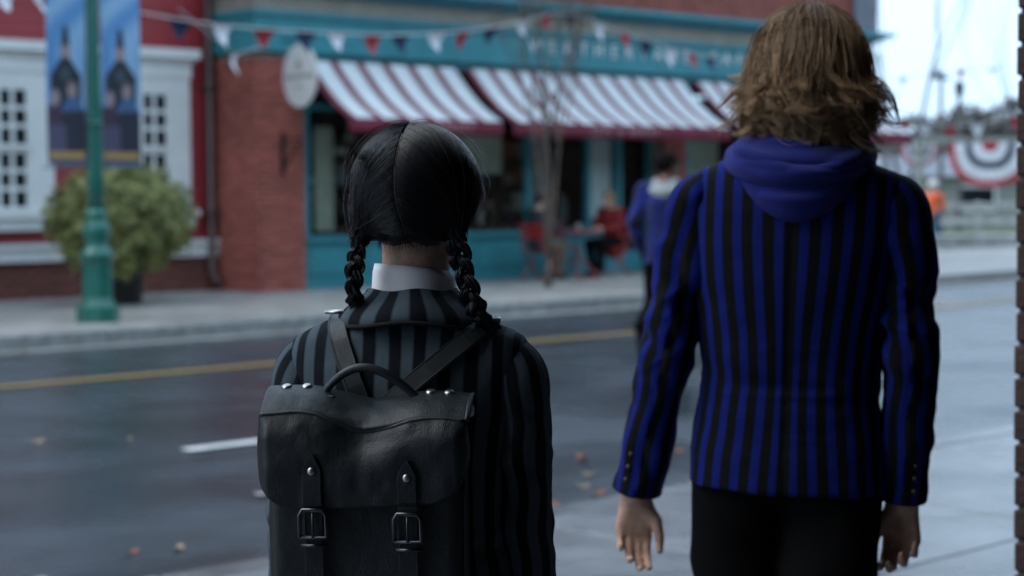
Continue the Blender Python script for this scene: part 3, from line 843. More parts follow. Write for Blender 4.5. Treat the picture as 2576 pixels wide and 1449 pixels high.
# fallen leaves
lv = MB()
out = []
for k in range(11):
    an = 2 * math.pi * k / 11
    r = (1.0, .55, .85, .5, 1.05, .6)[k % 6]
    out.append((r * .06 * math.cos(an), r * .045 * math.sin(an), .012 * math.cos(an * 2 + .5) + .013))
lv.add(out + [(0, 0, .008)], [(k, (k + 1) % 11, 11) for k in range(11)])
lme = {c: lv.mesh('fallen_leaf', M[c]) for c in ('leaf_orange', 'leaf_tan')}
LEAVES = [(3.77, 6.32, 'leaf_orange', 0), (3.95, 6.25, 'leaf_tan', 0), (5.53, 9.29, 'leaf_tan', 0), (6.85, 6.80, 'leaf_orange', 0), (7.4, 6.6, 'leaf_orange', 0), (6.2, 6.15, 'leaf_tan', 0),
          (6.1, 5.95, 'leaf_orange', 0), (5.75, 5.88, 'leaf_orange', 0), (6.7, 5.88, 'leaf_orange', 0), (6.85, 5.80, 'leaf_tan', 0), (10.9, 15.3, 'leaf_orange', 0.012), (11.2, 15.36, 'leaf_orange', 0.012), (14.8, 15.7, 'leaf_orange', .15), (15.1, 15.8, 'leaf_tan', .15),
          (15.6, 14.4, 'leaf_orange', 0), (8.0, 15.25, 'leaf_orange', .012), (6.5, 6.4, 'leaf_tan', 0), (17.0, 17.3, 'leaf_tan', .15), (17.5, 17.5, 'leaf_tan', .15), (5.1, 9.6, 'leaf_tan', 0)]
LNAMES = ['in the road left of the backpack, nearest the camera', 'in the road just right of the nearest orange one', 'in the road left of the white dash', 'in the road between the two students, farther one', "in the road beside the tall student's left sleeve", "in the gutter right of the braided person's arm", 'in the gutter below the tan one near the tall student', 'at the near kerb between the two students', "at the near kerb beside the tall student's wrist", 'at the near kerb right of an orange one by the tall student', "on the far gutter above the braided person's left shoulder", 'on the far gutter, right one of the pair above the left shoulder', 'on the far kerb right of the right braid', 'on the far kerb next to the orange one by the right braid', 'in the road by the yellow line right of the braided person', 'on the far gutter left of the lamp post', 'in the road close to the near kerb between the students', 'on the pavement left of the bare tree foot', 'on the pavement at the bare tree foot', 'in the road left of the white dash, farther one']
rs = random.Random(2)
for (x, y, c, z), ln in zip(LEAVES, LNAMES):
    o = link('fallen_leaf', lme[c], None, (x, y, z + .006), (rs.uniform(-.1, .1), rs.uniform(-.1, .1), rs.uniform(0, 6)), [rs.uniform(.55, .95)] * 3)
    tag(o, ('orange' if c == 'leaf_orange' else 'tan') + ' fallen leaf ' + ln, 'leaf', 'fallen leaves on the street')

# ------------------------------------------------------------------ cafe table and folding chairs
def folding_chair(label, loc, rotz):
    c = thing('folding_chair', label, 'chair', loc, rotz, 'red folding chairs outside the cafe')
    for s in (-1, 1):
        MB().tube([(s * .20, -.20, 0), (s * .20, .19, .45), (s * .20, .20, .46)], .013, 6).build('leg', M['chair_red'], c)
        MB().tube([(s * .18, .22, 0), (s * .18, -.17, .46), (s * .18, -.24, .86)], .013, 6).build('leg', M['chair_red'], c)
    for k in range(6):
        MB().box(-.20, .20, -.17 + k * .065, -.115 + k * .065, .455, .470, .004).build('seat_slat', M['chair_red'], c)
    for k in range(3):
        z = .62 + k * .085
        MB().box(-.19, .19, -.215 - k * .018, -.205 - k * .018, z, z + .06, .003).build('back_slat', M['chair_red'], c)
    return c
folding_chair('red folding chair under the person in the dark jacket', (18.35, 19.05, .15), R(-80))
folding_chair('red folding chair under the person in the red coat', (19.95, 19.15, .15), R(95))
folding_chair('empty red folding chair tucked behind the small round table', (19.15, 19.42, .15), R(178))
tb = thing('bistro_table', 'small round red bistro table between the two seated people', 'table', (19.13, 19.02, .15))
MB().lathe([(.30, .70), (.31, .715), (.30, .73)], n=24).build('table_top', M['chair_red'], tb)
for s in (-1, 1):
    MB().tube([(s * .24, -.2, 0), (-s * .2, .2, .70)], .012, 6).build('leg', M['chair_red'], tb)
MB().tube([(-.24, -.2, .02), (.24, -.2, .02)], .010, 6).build('foot_bar', M['chair_red'], tb)
cp = thing('paper_cup', 'white cup standing on the round bistro table', 'cup', (19.05, 18.95, .88))
MB().lathe([(.026, 0), (.036, .10), (.037, .105), (.034, .105), (.025, .01)], n=14).build('cup_body', M['sign_white'], cp, True)
MB().lathe([(.038, .105), (.038, .118), (.02, .12)], n=14).build('lid', M['pot'], cp)

# ------------------------------------------------------------------ far end of the street: little park
FWH = Vector((math.cos(PHI), math.sin(PHI), 0)); RTH = Vector((math.sin(PHI), -math.cos(PHI), 0))
def fp(right, dist, z=0.0): return FWH * dist + RTH * right + Vector((0, 0, z))
FR = PHI - math.pi / 2
lawn = MB()
a, b2, c2, d2 = fp(7.5, 41.5, .03), fp(30, 41.5, .03), fp(45, 75, .03), fp(7.5, 75, .03)
lawn.add([a, b2, c2, d2], [(0, 1, 2, 3)])
tag(lawn.build('lawn', M['grass']), 'dull green lawn of the little park', kind='structure')
# low stone wall, each stone a part
sw = thing('stone_wall', 'low pale stone wall at the edge of the little park', 'wall', fp(8.6, 40.6), FR)
MB().box(0.02, 8, .05, .35, 0, .28).build('wall_core', M['mortar'], sw)
smesh = [MB().box(.01, L - .01, 0, .4, 0, .17, .02).mesh('stone', M['stone']) for L in (.5, .7, .6)]
for row in range(2):
    x = 0 if row == 0 else -.25
    k = 0
    while x < 7.9:
        L = (.5, .7, .6)[(k + row) % 3]
        link('stone', smesh[(k + row) % 3], sw, (x, random.Random(k).uniform(-.02, .02), row * .175))
        x += L; k += 1
MB().box(-.1, 8, -.06, .46, .352, .42, .015).build('coping', M['stone'], sw)
# rail fence
fc = thing('rail_fence', 'pale wooden rail fence on the lawn behind the stone wall', 'fence', fp(9.4, 43.5), FR)
for k in range(5): MB().box(k * 1.9, k * 1.9 + .12, 0, .12, 0, 1.15, .01).build('post', M['stone'], fc)
for z in (.22, .60, .98): MB().box(-.1, 7.8, -.04, -.005, z, z + .14, .01).build('rail', M['stone'], fc)
# pergola with the fans
pg = thing('pergola', 'weathered wooden pergola frame holding the pleated fans', 'pergola', fp(10.2, 45.0), FR)
for x in (0.0, 3.4, 7.0): MB().box(x, x + .16, 0, .16, 0, 2.72, .01).build('post', M['grey_house'], pg)
MB().box(-.3, 7.4, -.03, -.002, 2.60, 2.74, .01).build('beam', M['grey_house'], pg)
MB().box(-.3, 7.4, .162, .19, 2.60, 2.74, .01).build('beam', M['grey_house'], pg)
def fan(label, cx, w, h, dist):
    o = thing('bunting_fan', label, 'fan', fp(cx, dist, 2.62), FR, 'pleated fans on the pergola')
    bands = [('flag_red', 0.0, .20), ('flag_white', .20, .46), ('flag_navy', .44, .60), ('flag_white', .60, .86), ('flag_red', .86, 1.0)]
    n = 48
    for nm, r0, r1 in bands:
        vs, fs = [], []
        for i in range(n + 1):
            an = math.pi + math.pi * i / n
            pl = .03 * (1 if i % 2 else -1)
            for r in (r0, r1):
                cx_, sx_ = math.cos(an), math.sin(an)
                vs.append((w / 2 * r * math.copysign(abs(cx_) ** .8, cx_), pl * r - .06, h * r * math.copysign(abs(sx_) ** .8, sx_)))
        for i in range(n): fs.append((2 * i, 2 * i + 1, 2 * i + 3, 2 * i + 2))
        MB().add(vs, fs).build({'flag_red': 'red_band', 'flag_white': 'white_band', 'flag_navy': 'navy_band'}[nm], M[nm], o)
    return o
fan('large pleated red, white and navy fan hanging at the right edge', 11.98, 2.05, 1.10, 44.9)
fan('smaller pleated red, white and navy fan left of the large one', 10.45, .95, .55, 45.9)
# low house behind, windows as parts
hs_o = thing('park_house', 'pale grey low house behind the rail fence', 'house', fp(11.0, 62), FR)
MB().box(0, 14, 0, 6, 0, 1.9).build('wall', M['grey_house'], hs_o)
MB().add([(-.4, -.4, 1.9), (14.4, -.4, 1.9), (14.4, 6.4, 1.9), (-.4, 6.4, 1.9), (.5, 3, 2.7), (13.5, 3, 2.7)], [(0, 1, 5, 4), (1, 2, 5), (2, 3, 4, 5), (3, 0, 4), (0, 3, 2, 1)]).build('roof', M['slate'], hs_o)
for k in range(4):
    wn = MB().box(1.2 + k * 3.2, 2.6 + k * 3.2, -.06, .05, .7, 1.6).build('window', M['white_trim'], hs_o)
    MB().box(1.3 + k * 3.2, 2.5 + k * 3.2, -.07, -.061, .8, 1.5).build('pane', M['glass_dark'], wn)
# far poles
def pole(label, right, dist, h, lantern):
    o = thing('street_pole', label, 'pole', fp(right, dist))
    MB().lathe([(.11, 0), (.09, 1), (.06, h)], n=8).build('shaft', M['bark_grey'], o)
    if lantern: MB().lathe([(.05, h - .1), (.13, h), (.17, h + .35), (.04, h + .5)], n=8).build('lantern', M['iron'], o)
    else: MB().box(-.5, .5, -.05, .05, h - .3, h - .2).build('cross_arm', M['bark_grey'], o)
pole('tall thin grey pole with a cross arm against the white sky', 13.9, 58, 5.3, False)
pole('thin pole with a lantern against the white sky', 15.0, 60, 4.6, True)
pole('thin pole close behind the cafe corner awning', 11.5, 55, 4.6, False)
# far trees
def leafy_tree(label, right, dist, h, wd, seed, mat):
    o = thing('park_tree', label, 'tree', fp(right, dist), 0, 'far trees behind the park')
    r2 = np.random.RandomState(seed)
    MB().tube([(0, 0, 0), (.1, 0, h * .4), (0, .1, h * .75)], [.25, .18, .06], 7).build('trunk', M['bark_grey'], o)
    n = 2600
    d = r2.randn(n, 3); d /= np.linalg.norm(d, axis=1)[:, None]
    k = r2.randint(0, 9, n)
    cen = r2.uniform(-.5, .5, (9, 3)) * np.array([wd * .9, wd * .9, h * .5]) + np.array([0, 0, h * .66])
    c = cen[k] + d * (r2.uniform(.3, 1, n) ** .5)[:, None] * np.array([wd * .3, wd * .3, h * .2])
    nn = r2.randn(n, 3); nn /= np.linalg.norm(nn, axis=1)[:, None]
    leaf_cloud(c, nn, .30, r2, mat, 'crown', o)
for i, (rt_, ds, h, wd) in enumerate(((21.2, 88, 5.2, 4.6), (24.6, 92, 5.4, 5), (28.2, 90, 5.9, 5), (31.8, 95, 5.2, 5), (17.5, 95, 4.4, 5), (35, 96, 5.6, 6))):
    leafy_tree(('rounded dull tree second from the cafe corner', 'broad dull tree third from the cafe corner', 'tall dull tree fourth from the cafe corner', 'dull tree fifth from the cafe corner', 'low dull tree nearest the cafe corner', 'dull tree last at the right edge')[i] + ' beyond the park', rt_, ds, h, wd, 30 + i, M['haze_leaf'])
hl = MB()
n = 40
vs, fs = [], []
for i in range(n + 1):
    q = fp(-10 + i * 3.2, 140, 0)
    vs += [q, q + Vector((0, 0, 5.8 + 1.2 * math.sin(i * .7) + .6 * math.sin(i * 1.9))), q + FWH * 60 + Vector((0, 0, 7))]
for i in range(n): fs += [(3 * i, 3 * i + 3, 3 * i + 4, 3 * i + 1), (3 * i + 1, 3 * i + 4, 3 * i + 5, 3 * i + 2)]
hl.add(vs, fs)
tag(hl.build('hill', M['hill'], None, True), 'low wooded hill far behind the park', kind='structure')
bare_tree('bare_tree', 'tall bare grey tree rising behind the cafe corner', tuple(fp(10.3, 47)), 8.5, .30, 4, random.Random(5), depth=4, mat=M['bark_grey'], r0=.07, fork=1.5)
bare_tree('bare_tree', 'pale bare tree against the sky at the right edge', tuple(fp(20.5, 70)), 9.0, .45, 5, random.Random(9), depth=4, mat=M['bark_grey'], r0=.06, fork=1.5)
Cp = [fp(7.0, 33, 2.75), fp(7.35, 33, 2.70), fp(7.62, 33, 2.66), fp(8.1, 33, 2.62), fp(8.6, 33, 2.64), fp(9.3, 33, 2.80), fp(10.2, 33, 3.1)]
bunting('bunting', 'pennant string hanging over the pergola in the distance', [tuple(q) for q in Cp], [(.7, 'red'), (2, 'white'), (3, 'red'), (4, 'white'), (5, 'red')], .28, .26)
Dp = [fp(7.0, 45, 3.8), fp(9.0, 45, 4.15), fp(10.4, 45, 4.35), fp(11.3, 45, 4.45), fp(12.6, 45, 4.5), fp(14, 45, 4.8)]
bunting('bunting', 'faint pennant string high against the white sky', [tuple(q) for q in Dp], [(1, 'navy'), (1.6, 'white'), (2.4, 'navy'), (3, 'red'), (3.6, 'white'), (4.2, 'navy')], .25, .25)
# ================================================================== SURFACE TOOLS FOR FIGURES
_lat = np.random.RandomState(77).rand(48, 48, 48).astype(np.float32)
def vnoise(P, scale=(1, 1, 1), seed=0):
    """smooth value noise, -1..1"""
    Q = np.asarray(P) * np.asarray(scale) + seed * 17.31
    i = np.floor(Q).astype(int); f = Q - i; f = f * f * (3 - 2 * f)
    o = 0
    for dx in (0, 1):
        for dy in (0, 1):
            for dz in (0, 1):
                w_ = (f[..., 0] if dx else 1 - f[..., 0]) * (f[..., 1] if dy else 1 - f[..., 1]) * (f[..., 2] if dz else 1 - f[..., 2])
                o = o + w_ * _lat[(i[..., 0] + dx) % 48, (i[..., 1] + dy) % 48, (i[..., 2] + dz) % 48]
    return o * 2 - 1

class Vol:
    def __init__(self, lo, hi, h):
        self.lo = np.array(lo, float); self.h = h
        self.n = np.ceil((np.array(hi) - self.lo) / h).astype(int) + 1
        self.F = np.full(self.n, 0.5, dtype=np.float32)
    def axes(self, sl):
        return [self.lo[k] + self.h * np.arange(sl[k].start, sl[k].stop) for k in range(3)]
    def region(self, lo, hi):
        a = np.clip(np.floor((np.array(lo) - self.lo) / self.h).astype(int), 0, self.n)
        b = np.clip(np.ceil((np.array(hi) - self.lo) / self.h).astype(int) + 1, 0, self.n)
        return tuple(slice(int(a[k]), int(max(a[k], b[k]))) for k in range(3))
    def grid(self, sl):
        x, y, z = self.axes(sl)
        return x[:, None, None].astype(np.float32), y[None, :, None].astype(np.float32), z[None, None, :].astype(np.float32)
    def union(self, sl, d, k):
        a = self.F[sl]
        if k <= 0: self.F[sl] = np.minimum(a, d); return
        h = np.clip(0.5 + 0.5 * (a - d) / k, 0, 1)
        self.F[sl] = a * (1 - h) + d * h - k * h * (1 - h)
    def cap(self, p0, p1, r0, r1=None, k=0.01):
        r1 = r0 if r1 is None else r1
        p0, p1 = np.array(p0, float), np.array(p1, float)
        m_ = max(r0, r1) + k + 3 * self.h
        sl = self.region(np.minimum(p0, p1) - m_, np.maximum(p0, p1) + m_)
        if min(s.stop - s.start for s in sl) <= 0: return self
        x, y, z = self.grid(sl)
        d = p1 - p0; L = max(d @ d, 1e-9)
        t = np.clip(((x - p0[0]) * d[0] + (y - p0[1]) * d[1] + (z - p0[2]) * d[2]) / L, 0, 1)
        q = np.sqrt((x - p0[0] - t * d[0]) ** 2 + (y - p0[1] - t * d[1]) ** 2 + (z - p0[2] - t * d[2]) ** 2) - (r0 + t * (r1 - r0))
        self.union(sl, q, k)
        return self
    def chain(self, pts, rads, k=0.01):
        for i in range(len(pts) - 1): self.cap(pts[i], pts[i + 1], rads[i], rads[i + 1], k)
        return self
    def ell(self, c, r, k=0.01, yaw=0.0, sub=False):
        c = np.array(c, float); r = np.array(r, float)
        m_ = max(r) + k + 3 * self.h
        sl = self.region(c - m_, c + m_)
        if min(s.stop - s.start for s in sl) <= 0: return self
        x, y, z = self.grid(sl)
        X, Y = x - c[0], y - c[1]
        if yaw:
            cs, sn = math.cos(yaw), math.sin(yaw)
            X, Y = X * cs + Y * sn, -X * sn + Y * cs
        k0 = np.sqrt((X / r[0]) ** 2 + (Y / r[1]) ** 2 + ((z - c[2]) / r[2]) ** 2)
        q = (k0 - 1) * min(r) * (0.5 + 0.5 * np.clip(np.mean(r) / min(r), 1, 1.6))
        if sub:
            a = self.F[sl]; self.F[sl] = np.maximum(a, -q)
        else:
            self.union(sl, q, k)
        return self
    def mesh(self, smooth=2):
        return surface_nets(self.F, self.lo, self.h, smooth)

def surface_nets(F, lo, h, smooth=2):
    S = F < 0
    nx, ny, nz = F.shape
    C = [(i, j, k) for i in (0, 1) for j in (0, 1) for k in (0, 1)]
    def sub(A, c): return A[c[0]:nx - 1 + c[0], c[1]:ny - 1 + c[1], c[2]:nz - 1 + c[2]]
    cnt = np.zeros((nx - 1, ny - 1, nz - 1), np.int8)
    for c in C: cnt += sub(S, c)
    act = (cnt > 0) & (cnt < 8)
    I = np.argwhere(act)
    idx = np.full(act.shape, -1, np.int64); idx[act] = np.arange(len(I))
    acc = np.zeros((len(I), 3)); num = np.zeros(len(I))
    for a in C:
        for ax in range(3):
            if a[ax]: continue
            b = list(a); b[ax] = 1
            fa = F[I[:, 0] + a[0], I[:, 1] + a[1], I[:, 2] + a[2]].astype(float)
            fb = F[I[:, 0] + b[0], I[:, 1] + b[1], I[:, 2] + b[2]].astype(float)
            cr = (fa < 0) != (fb < 0)
            t = np.where(cr, fa / np.where(fa == fb, 1, fa - fb), 0)
            p = np.tile(np.array(a, float), (len(I), 1)); p[:, ax] += t
            acc[cr] += p[cr]; num[cr] += 1
    V = lo + h * (I + acc / num[:, None])
    faces = []
    for ax in range(3):
        sl0 = [slice(None)] * 3; sl1 = [slice(None)] * 3
        sl0[ax] = slice(0, -1); sl1[ax] = slice(1, None)
        a, b = S[tuple(sl0)], S[tuple(sl1)]
        E = np.argwhere(a != b)
        u, w_ = [k for k in range(3) if k != ax]
        E = E[(E[:, u] > 0) & (E[:, w_] > 0) & (E[:, u] < F.shape[u] - 1) & (E[:, w_] < F.shape[w_] - 1)]
        ins = S[E[:, 0], E[:, 1], E[:, 2]]
        q = []
        for du, dw in ((-1, -1), (0, -1), (0, 0), (-1, 0)):
            e = E.copy(); e[:, u] += du; e[:, w_] += dw
            q.append(idx[e[:, 0], e[:, 1], e[:, 2]])
        q = np.stack(q, 1)
        flip = ins if ax != 1 else ~ins
        q[~flip] = q[~flip][:, ::-1]
        faces.append(q)
    Fc = np.concatenate(faces); Fc = Fc[(Fc >= 0).all(1)]
    if smooth: V = relax(V, Fc, smooth)
    return V, Fc

def relax(V, Fc, it):
    E = np.concatenate([Fc[:, [0, 1]], Fc[:, [1, 2]], Fc[:, [2, 3]], Fc[:, [3, 0]]])
    E = np.concatenate([E, E[:, ::-1]])
    deg = np.bincount(E[:, 0], minlength=len(V))[:, None]
    for _ in range(it):
        s = np.stack([np.bincount(E[:, 0], weights=V[E[:, 1], k], minlength=len(V)) for k in range(3)], 1)
        V = V * .4 + .6 * s / np.maximum(deg, 1)
    return V

def vnormals(V, Fc):
    n = np.cross(V[Fc[:, 2]] - V[Fc[:, 0]], V[Fc[:, 3]] - V[Fc[:, 1]])
    o = np.zeros_like(V)
    for k in range(4):
        for c in range(3): o[:, c] += np.bincount(Fc[:, k], weights=n[:, c], minlength=len(V))
    return o / (np.linalg.norm(o, axis=1)[:, None] + 1e-12)

def part(name, V, Fc, mat, parent, zo=0.0, attrs=None, smooth=True):
    V = np.array(V); V[:, 2] -= zo
    return link(name, make_mesh(name, V, Fc, mat, smooth, attrs), parent)

def strand_mesh(P, r, rnd):
    """P (n,k,3) strand points, r (k,) or (n,k) radii -> three-sided tubes"""
    n, k, _ = P.shape
    T = np.gradient(P, axis=1); T /= np.linalg.norm(T, axis=2)[..., None] + 1e-9
    ref = np.array([.31, .52, .79])
    A = np.cross(T, ref); A /= np.linalg.norm(A, axis=2)[..., None] + 1e-9
    B = np.cross(T, A)
    r = np.broadcast_to(r, (n, k))[..., None]
    V = np.stack([P + r * (A * math.cos(a) + B * math.sin(a)) for a in (0, 2.0944, 4.18879)], 2)   # n,k,3,3
    V = V.reshape(-1, 3)
    b = (np.arange(n)[:, None, None] * k + np.arange(k - 1)[None, :, None]) * 3
    j = np.arange(3)[None, None, :]; j2 = (j + 1) % 3
    Fc = np.stack([b + j, b + j2, b + 3 + j2, b + 3 + j], -1).reshape(-1, 4)
    return V, Fc, np.repeat(rnd, k * 3)

def hairmat(name, c1, c2, rough=0.38, spec=0.5, trans=0.0):
    m, t, p = newmat(name)
    at = N(t, 'ShaderNodeAttribute', attribute_name='rnd')
    mx = N(t, 'ShaderNodeMix', data_type='RGBA'); mx.inputs[6].default_value = rgb(c1); mx.inputs[7].default_value = rgb(c2)
    t.links.new(at.outputs['Fac'], mx.inputs[0]); t.links.new(mx.outputs[2], p.inputs['Base Color'])
    p.inputs['Roughness'].default_value = rough
    p.inputs['Specular IOR Level'].default_value = spec
    if trans:
        tl = N(t, 'ShaderNodeBsdfTranslucent'); t.links.new(mx.outputs[2], tl.inputs[0])
        ms = N(t, 'ShaderNodeMixShader'); ms.inputs[0].default_value = trans
        t.links.new(p.outputs[0], ms.inputs[1]); t.links.new(tl.outputs[0], ms.inputs[2])
        t.links.new(ms.outputs[0], t.nodes['Material Output'].inputs[0])
    return m

def clothmat(name, ca, cb, pitch, duty, soft=0.004, bump=0.25, weave=900.0, sheen=0.15, off=0.0):
    """striped wool driven by the 's' attribute (metres round the garment)"""
    m, t, p = newmat(name)
    at = N(t, 'ShaderNodeAttribute', attribute_name='s')
    ad = N(t, 'ShaderNodeMath', operation='ADD'); ad.inputs[1].default_value = 50 * pitch + off
    dv = N(t, 'ShaderNodeMath', operation='DIVIDE'); dv.inputs[1].default_value = pitch
    frc = N(t, 'ShaderNodeMath', operation='FRACT')
    t.links.new(at.outputs['Fac'], ad.inputs[0]); t.links.new(ad.outputs[0], dv.inputs[0]); t.links.new(dv.outputs[0], frc.inputs[0])
    rp = N(t, 'ShaderNodeValToRGB')
    e = rp.color_ramp.elements
    e[0].position = 0.0; e[0].color = rgb(ca)
    e[1].position = 1.0; e[1].color = rgb(ca)
    for pos, c in ((max(.001, .5 - duty / 2 - soft), ca), (.5 - duty / 2 + soft, cb), (.5 + duty / 2 - soft, cb), (.5 + duty / 2 + soft, ca)):
        x = e.new(pos); x.color = rgb(c)
    t.links.new(frc.outputs[0], rp.inputs[0])
    tc = N(t, 'ShaderNodeTexCoord')
    nz = N(t, 'ShaderNodeTexNoise', Scale=9.0, Detail=8.0, Roughness=0.7)
    t.links.new(tc.outputs['Object'], nz.inputs['Vector'])
    mr = N(t, 'ShaderNodeMapRange'); mr.inputs[3].default_value = .72; mr.inputs[4].default_value = 1.28
    t.links.new(nz.outputs[0], mr.inputs[0])
    hv = N(t, 'ShaderNodeHueSaturation'); t.links.new(mr.outputs[0], hv.inputs['Value']); t.links.new(rp.outputs[0], hv.inputs['Color'])
    t.links.new(hv.outputs[0], p.inputs['Base Color'])
    p.inputs['Roughness'].default_value = .85
    p.inputs['Specular IOR Level'].default_value = .10
    p.inputs['Sheen Weight'].default_value = sheen
    p.inputs['Sheen Roughness'].default_value = .5
    n2 = N(t, 'ShaderNodeTexNoise', Scale=weave, Detail=2.0)
    t.links.new(tc.outputs['Object'], n2.inputs['Vector'])
    n3 = N(t, 'ShaderNodeTexNoise', Scale=45.0, Detail=4.0)
    t.links.new(tc.outputs['Object'], n3.inputs['Vector'])
    b1 = N(t, 'ShaderNodeBump', Strength=bump, Distance=0.002)
    b2 = N(t, 'ShaderNodeBump', Strength=bump * .7, Distance=0.006)
    t.links.new(n2.outputs[0], b1.inputs['Height']); t.links.new(n3.outputs[0], b2.inputs['Height'])
    t.links.new(b1.outputs[0], b2.inputs['Normal']); t.links.new(b2.outputs[0], p.inputs['Normal'])
    return m

def skinmat(name, c):
    m = pmat(name, c, rough=.5, var=.22, vscale=32, bump=.25, bscale=190)
    p = m.node_tree.nodes['Principled BSDF']
    p.inputs['Subsurface Weight'].default_value = .12
    p.inputs['Subsurface Radius'].default_value = (.012, .005, .003)
    return m
M['skin_pale'] = skinmat('pale_skin', (.50, .31, .23))
M['skin_dark'] = skinmat('brown_skin', (.17, .075, .045))
M['trouser'] = pmat('black_trouser_wool', (.004, .004, .0045), rough=.95, var=.2, vscale=20, bump=.3, bscale=300, spec=.08)
M['jean'] = pmat('blue_denim', (.03, .09, .15), rough=.9, var=.25)
M['shoe'] = pmat('black_shoe_leather', (.012, .012, .012), rough=.4, var=.2)
M['eye'] = pmat('eye_white', (.6, .58, .55), rough=.2, var=.02)
M['hair_black'] = hairmat('black_hair', (.004, .005, .007), (.010, .013, .018), .38, .5)
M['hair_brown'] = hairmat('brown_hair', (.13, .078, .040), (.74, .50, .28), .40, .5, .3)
M['hair_dark'] = pmat('short_dark_hair', (.008, .006, .005), rough=.9, var=.4, bump=.6, bscale=90, spec=.08)

def wavy(P0, fn): return fn(P0)

def hand(v, wr, d, n, th, s=1.0, curl=(.35, .45, .35), spread=.06, tcurl=.25, k=.006):
    d, n, th = [np.array(q, float) / np.linalg.norm(q) for q in (d, n, th)]
    wr = np.array(wr, float)
    offs = (.028, .010, -.009, -.027)
    palm_l = (.086, .088, .083, .074)
    ph = ((.040, .025, .020), (.045, .029, .021), (.041, .027, .020), (.032, .020, .017))
    for i in range(4):
        b = wr + th * offs[i] * .55 * s
        kn = wr + d * palm_l[i] * s + th * offs[i] * s
        v.cap(b, kn, .0155 * s, .0115 * s, .012)
    for i in range(4):
        kn = wr + d * palm_l[i] * s + th * offs[i] * s
        a, p = 0.0, kn
        rr = (.0098, .0090, .0082, .0070) if i < 3 else (.0085, .0078, .0070, .0060)
        for j in range(3):
            a += curl[j] * (1 + .15 * i)
            dr = d * math.cos(a) + n * math.sin(a) + th * spread * (1.5 - i)
            dr /= np.linalg.norm(dr)
            q = p + dr * ph[i][j] * s
            v.cap(p, q, rr[j] * s, rr[j + 1] * s, .003)
            p = q
    p = wr + th * .018 * s + d * .018 * s
    dr = th * .62 + d * .75 + n * .25; dr /= np.linalg.norm(dr)
    q = p + dr * .042 * s; v.cap(p, q, .0165 * s, .0125 * s, .012)
    d2 = d * .92 + th * .22 + n * tcurl; d2 /= np.linalg.norm(d2)
    p2 = q + d2 * .034 * s; v.cap(q, p2, .0120 * s, .0100 * s, .004)
    d3 = d * .95 + th * .05 + n * (tcurl + .1); d3 /= np.linalg.norm(d3)
    v.cap(p2, p2 + d3 * .028 * s, .0102 * s, .0078 * s, .003)

def head(v, c, s=1.0, yaw=0.0):
    c = np.array(c, float)
    f = np.array([-math.sin(yaw), math.cos(yaw), 0]); r = np.array([math.cos(yaw), math.sin(yaw), 0]); u = np.array([0, 0, 1.0])
    P = lambda a, b, q: c + (r * a + f * b + u * q) * s
    v.ell(P(0, -.012, .025), np.array([.074, .094, .090]) * s, .02, yaw)
    v.ell(P(0, .030, -.045), np.array([.060, .062, .070]) * s, .03, yaw)
    v.ell(P(0, .062, -.092), np.array([.030, .026, .024]) * s, .03, yaw)          # chin
    v.cap(P(0, .088, .018), P(0, .108, -.022), .009 * s, .014 * s, .012)          # nose
    v.cap(P(-.03, .080, .028), P(.03, .080, .028), .011 * s, .011 * s, .015)      # brow
    v.cap(P(-.018, .084, -.058), P(.018, .084, -.058), .008 * s, .008 * s, .008)  # lips
    for e in (-1, 1):
        v.ell(P(e * .032, .092, .008), np.array([.015, .010, .010]) * s, .0, yaw, sub=True)
        v.ell(P(e * .077, -.005, -.005), np.array([.010, .022, .033]) * s, .006, yaw - e * .3)
    return [P(e * .031, .072, .007) for e in (-1, 1)]

def sphere_part(name, c, r, mat, parent, zo=0.0):
    mb = MB()
    mb.lathe([(r * math.sin(math.pi * i / 8) + 1e-5, -r * math.cos(math.pi * i / 8)) for i in range(9)], (c[0], c[1], c[2] - zo), 12)
    return mb.build(name, mat, parent, True)

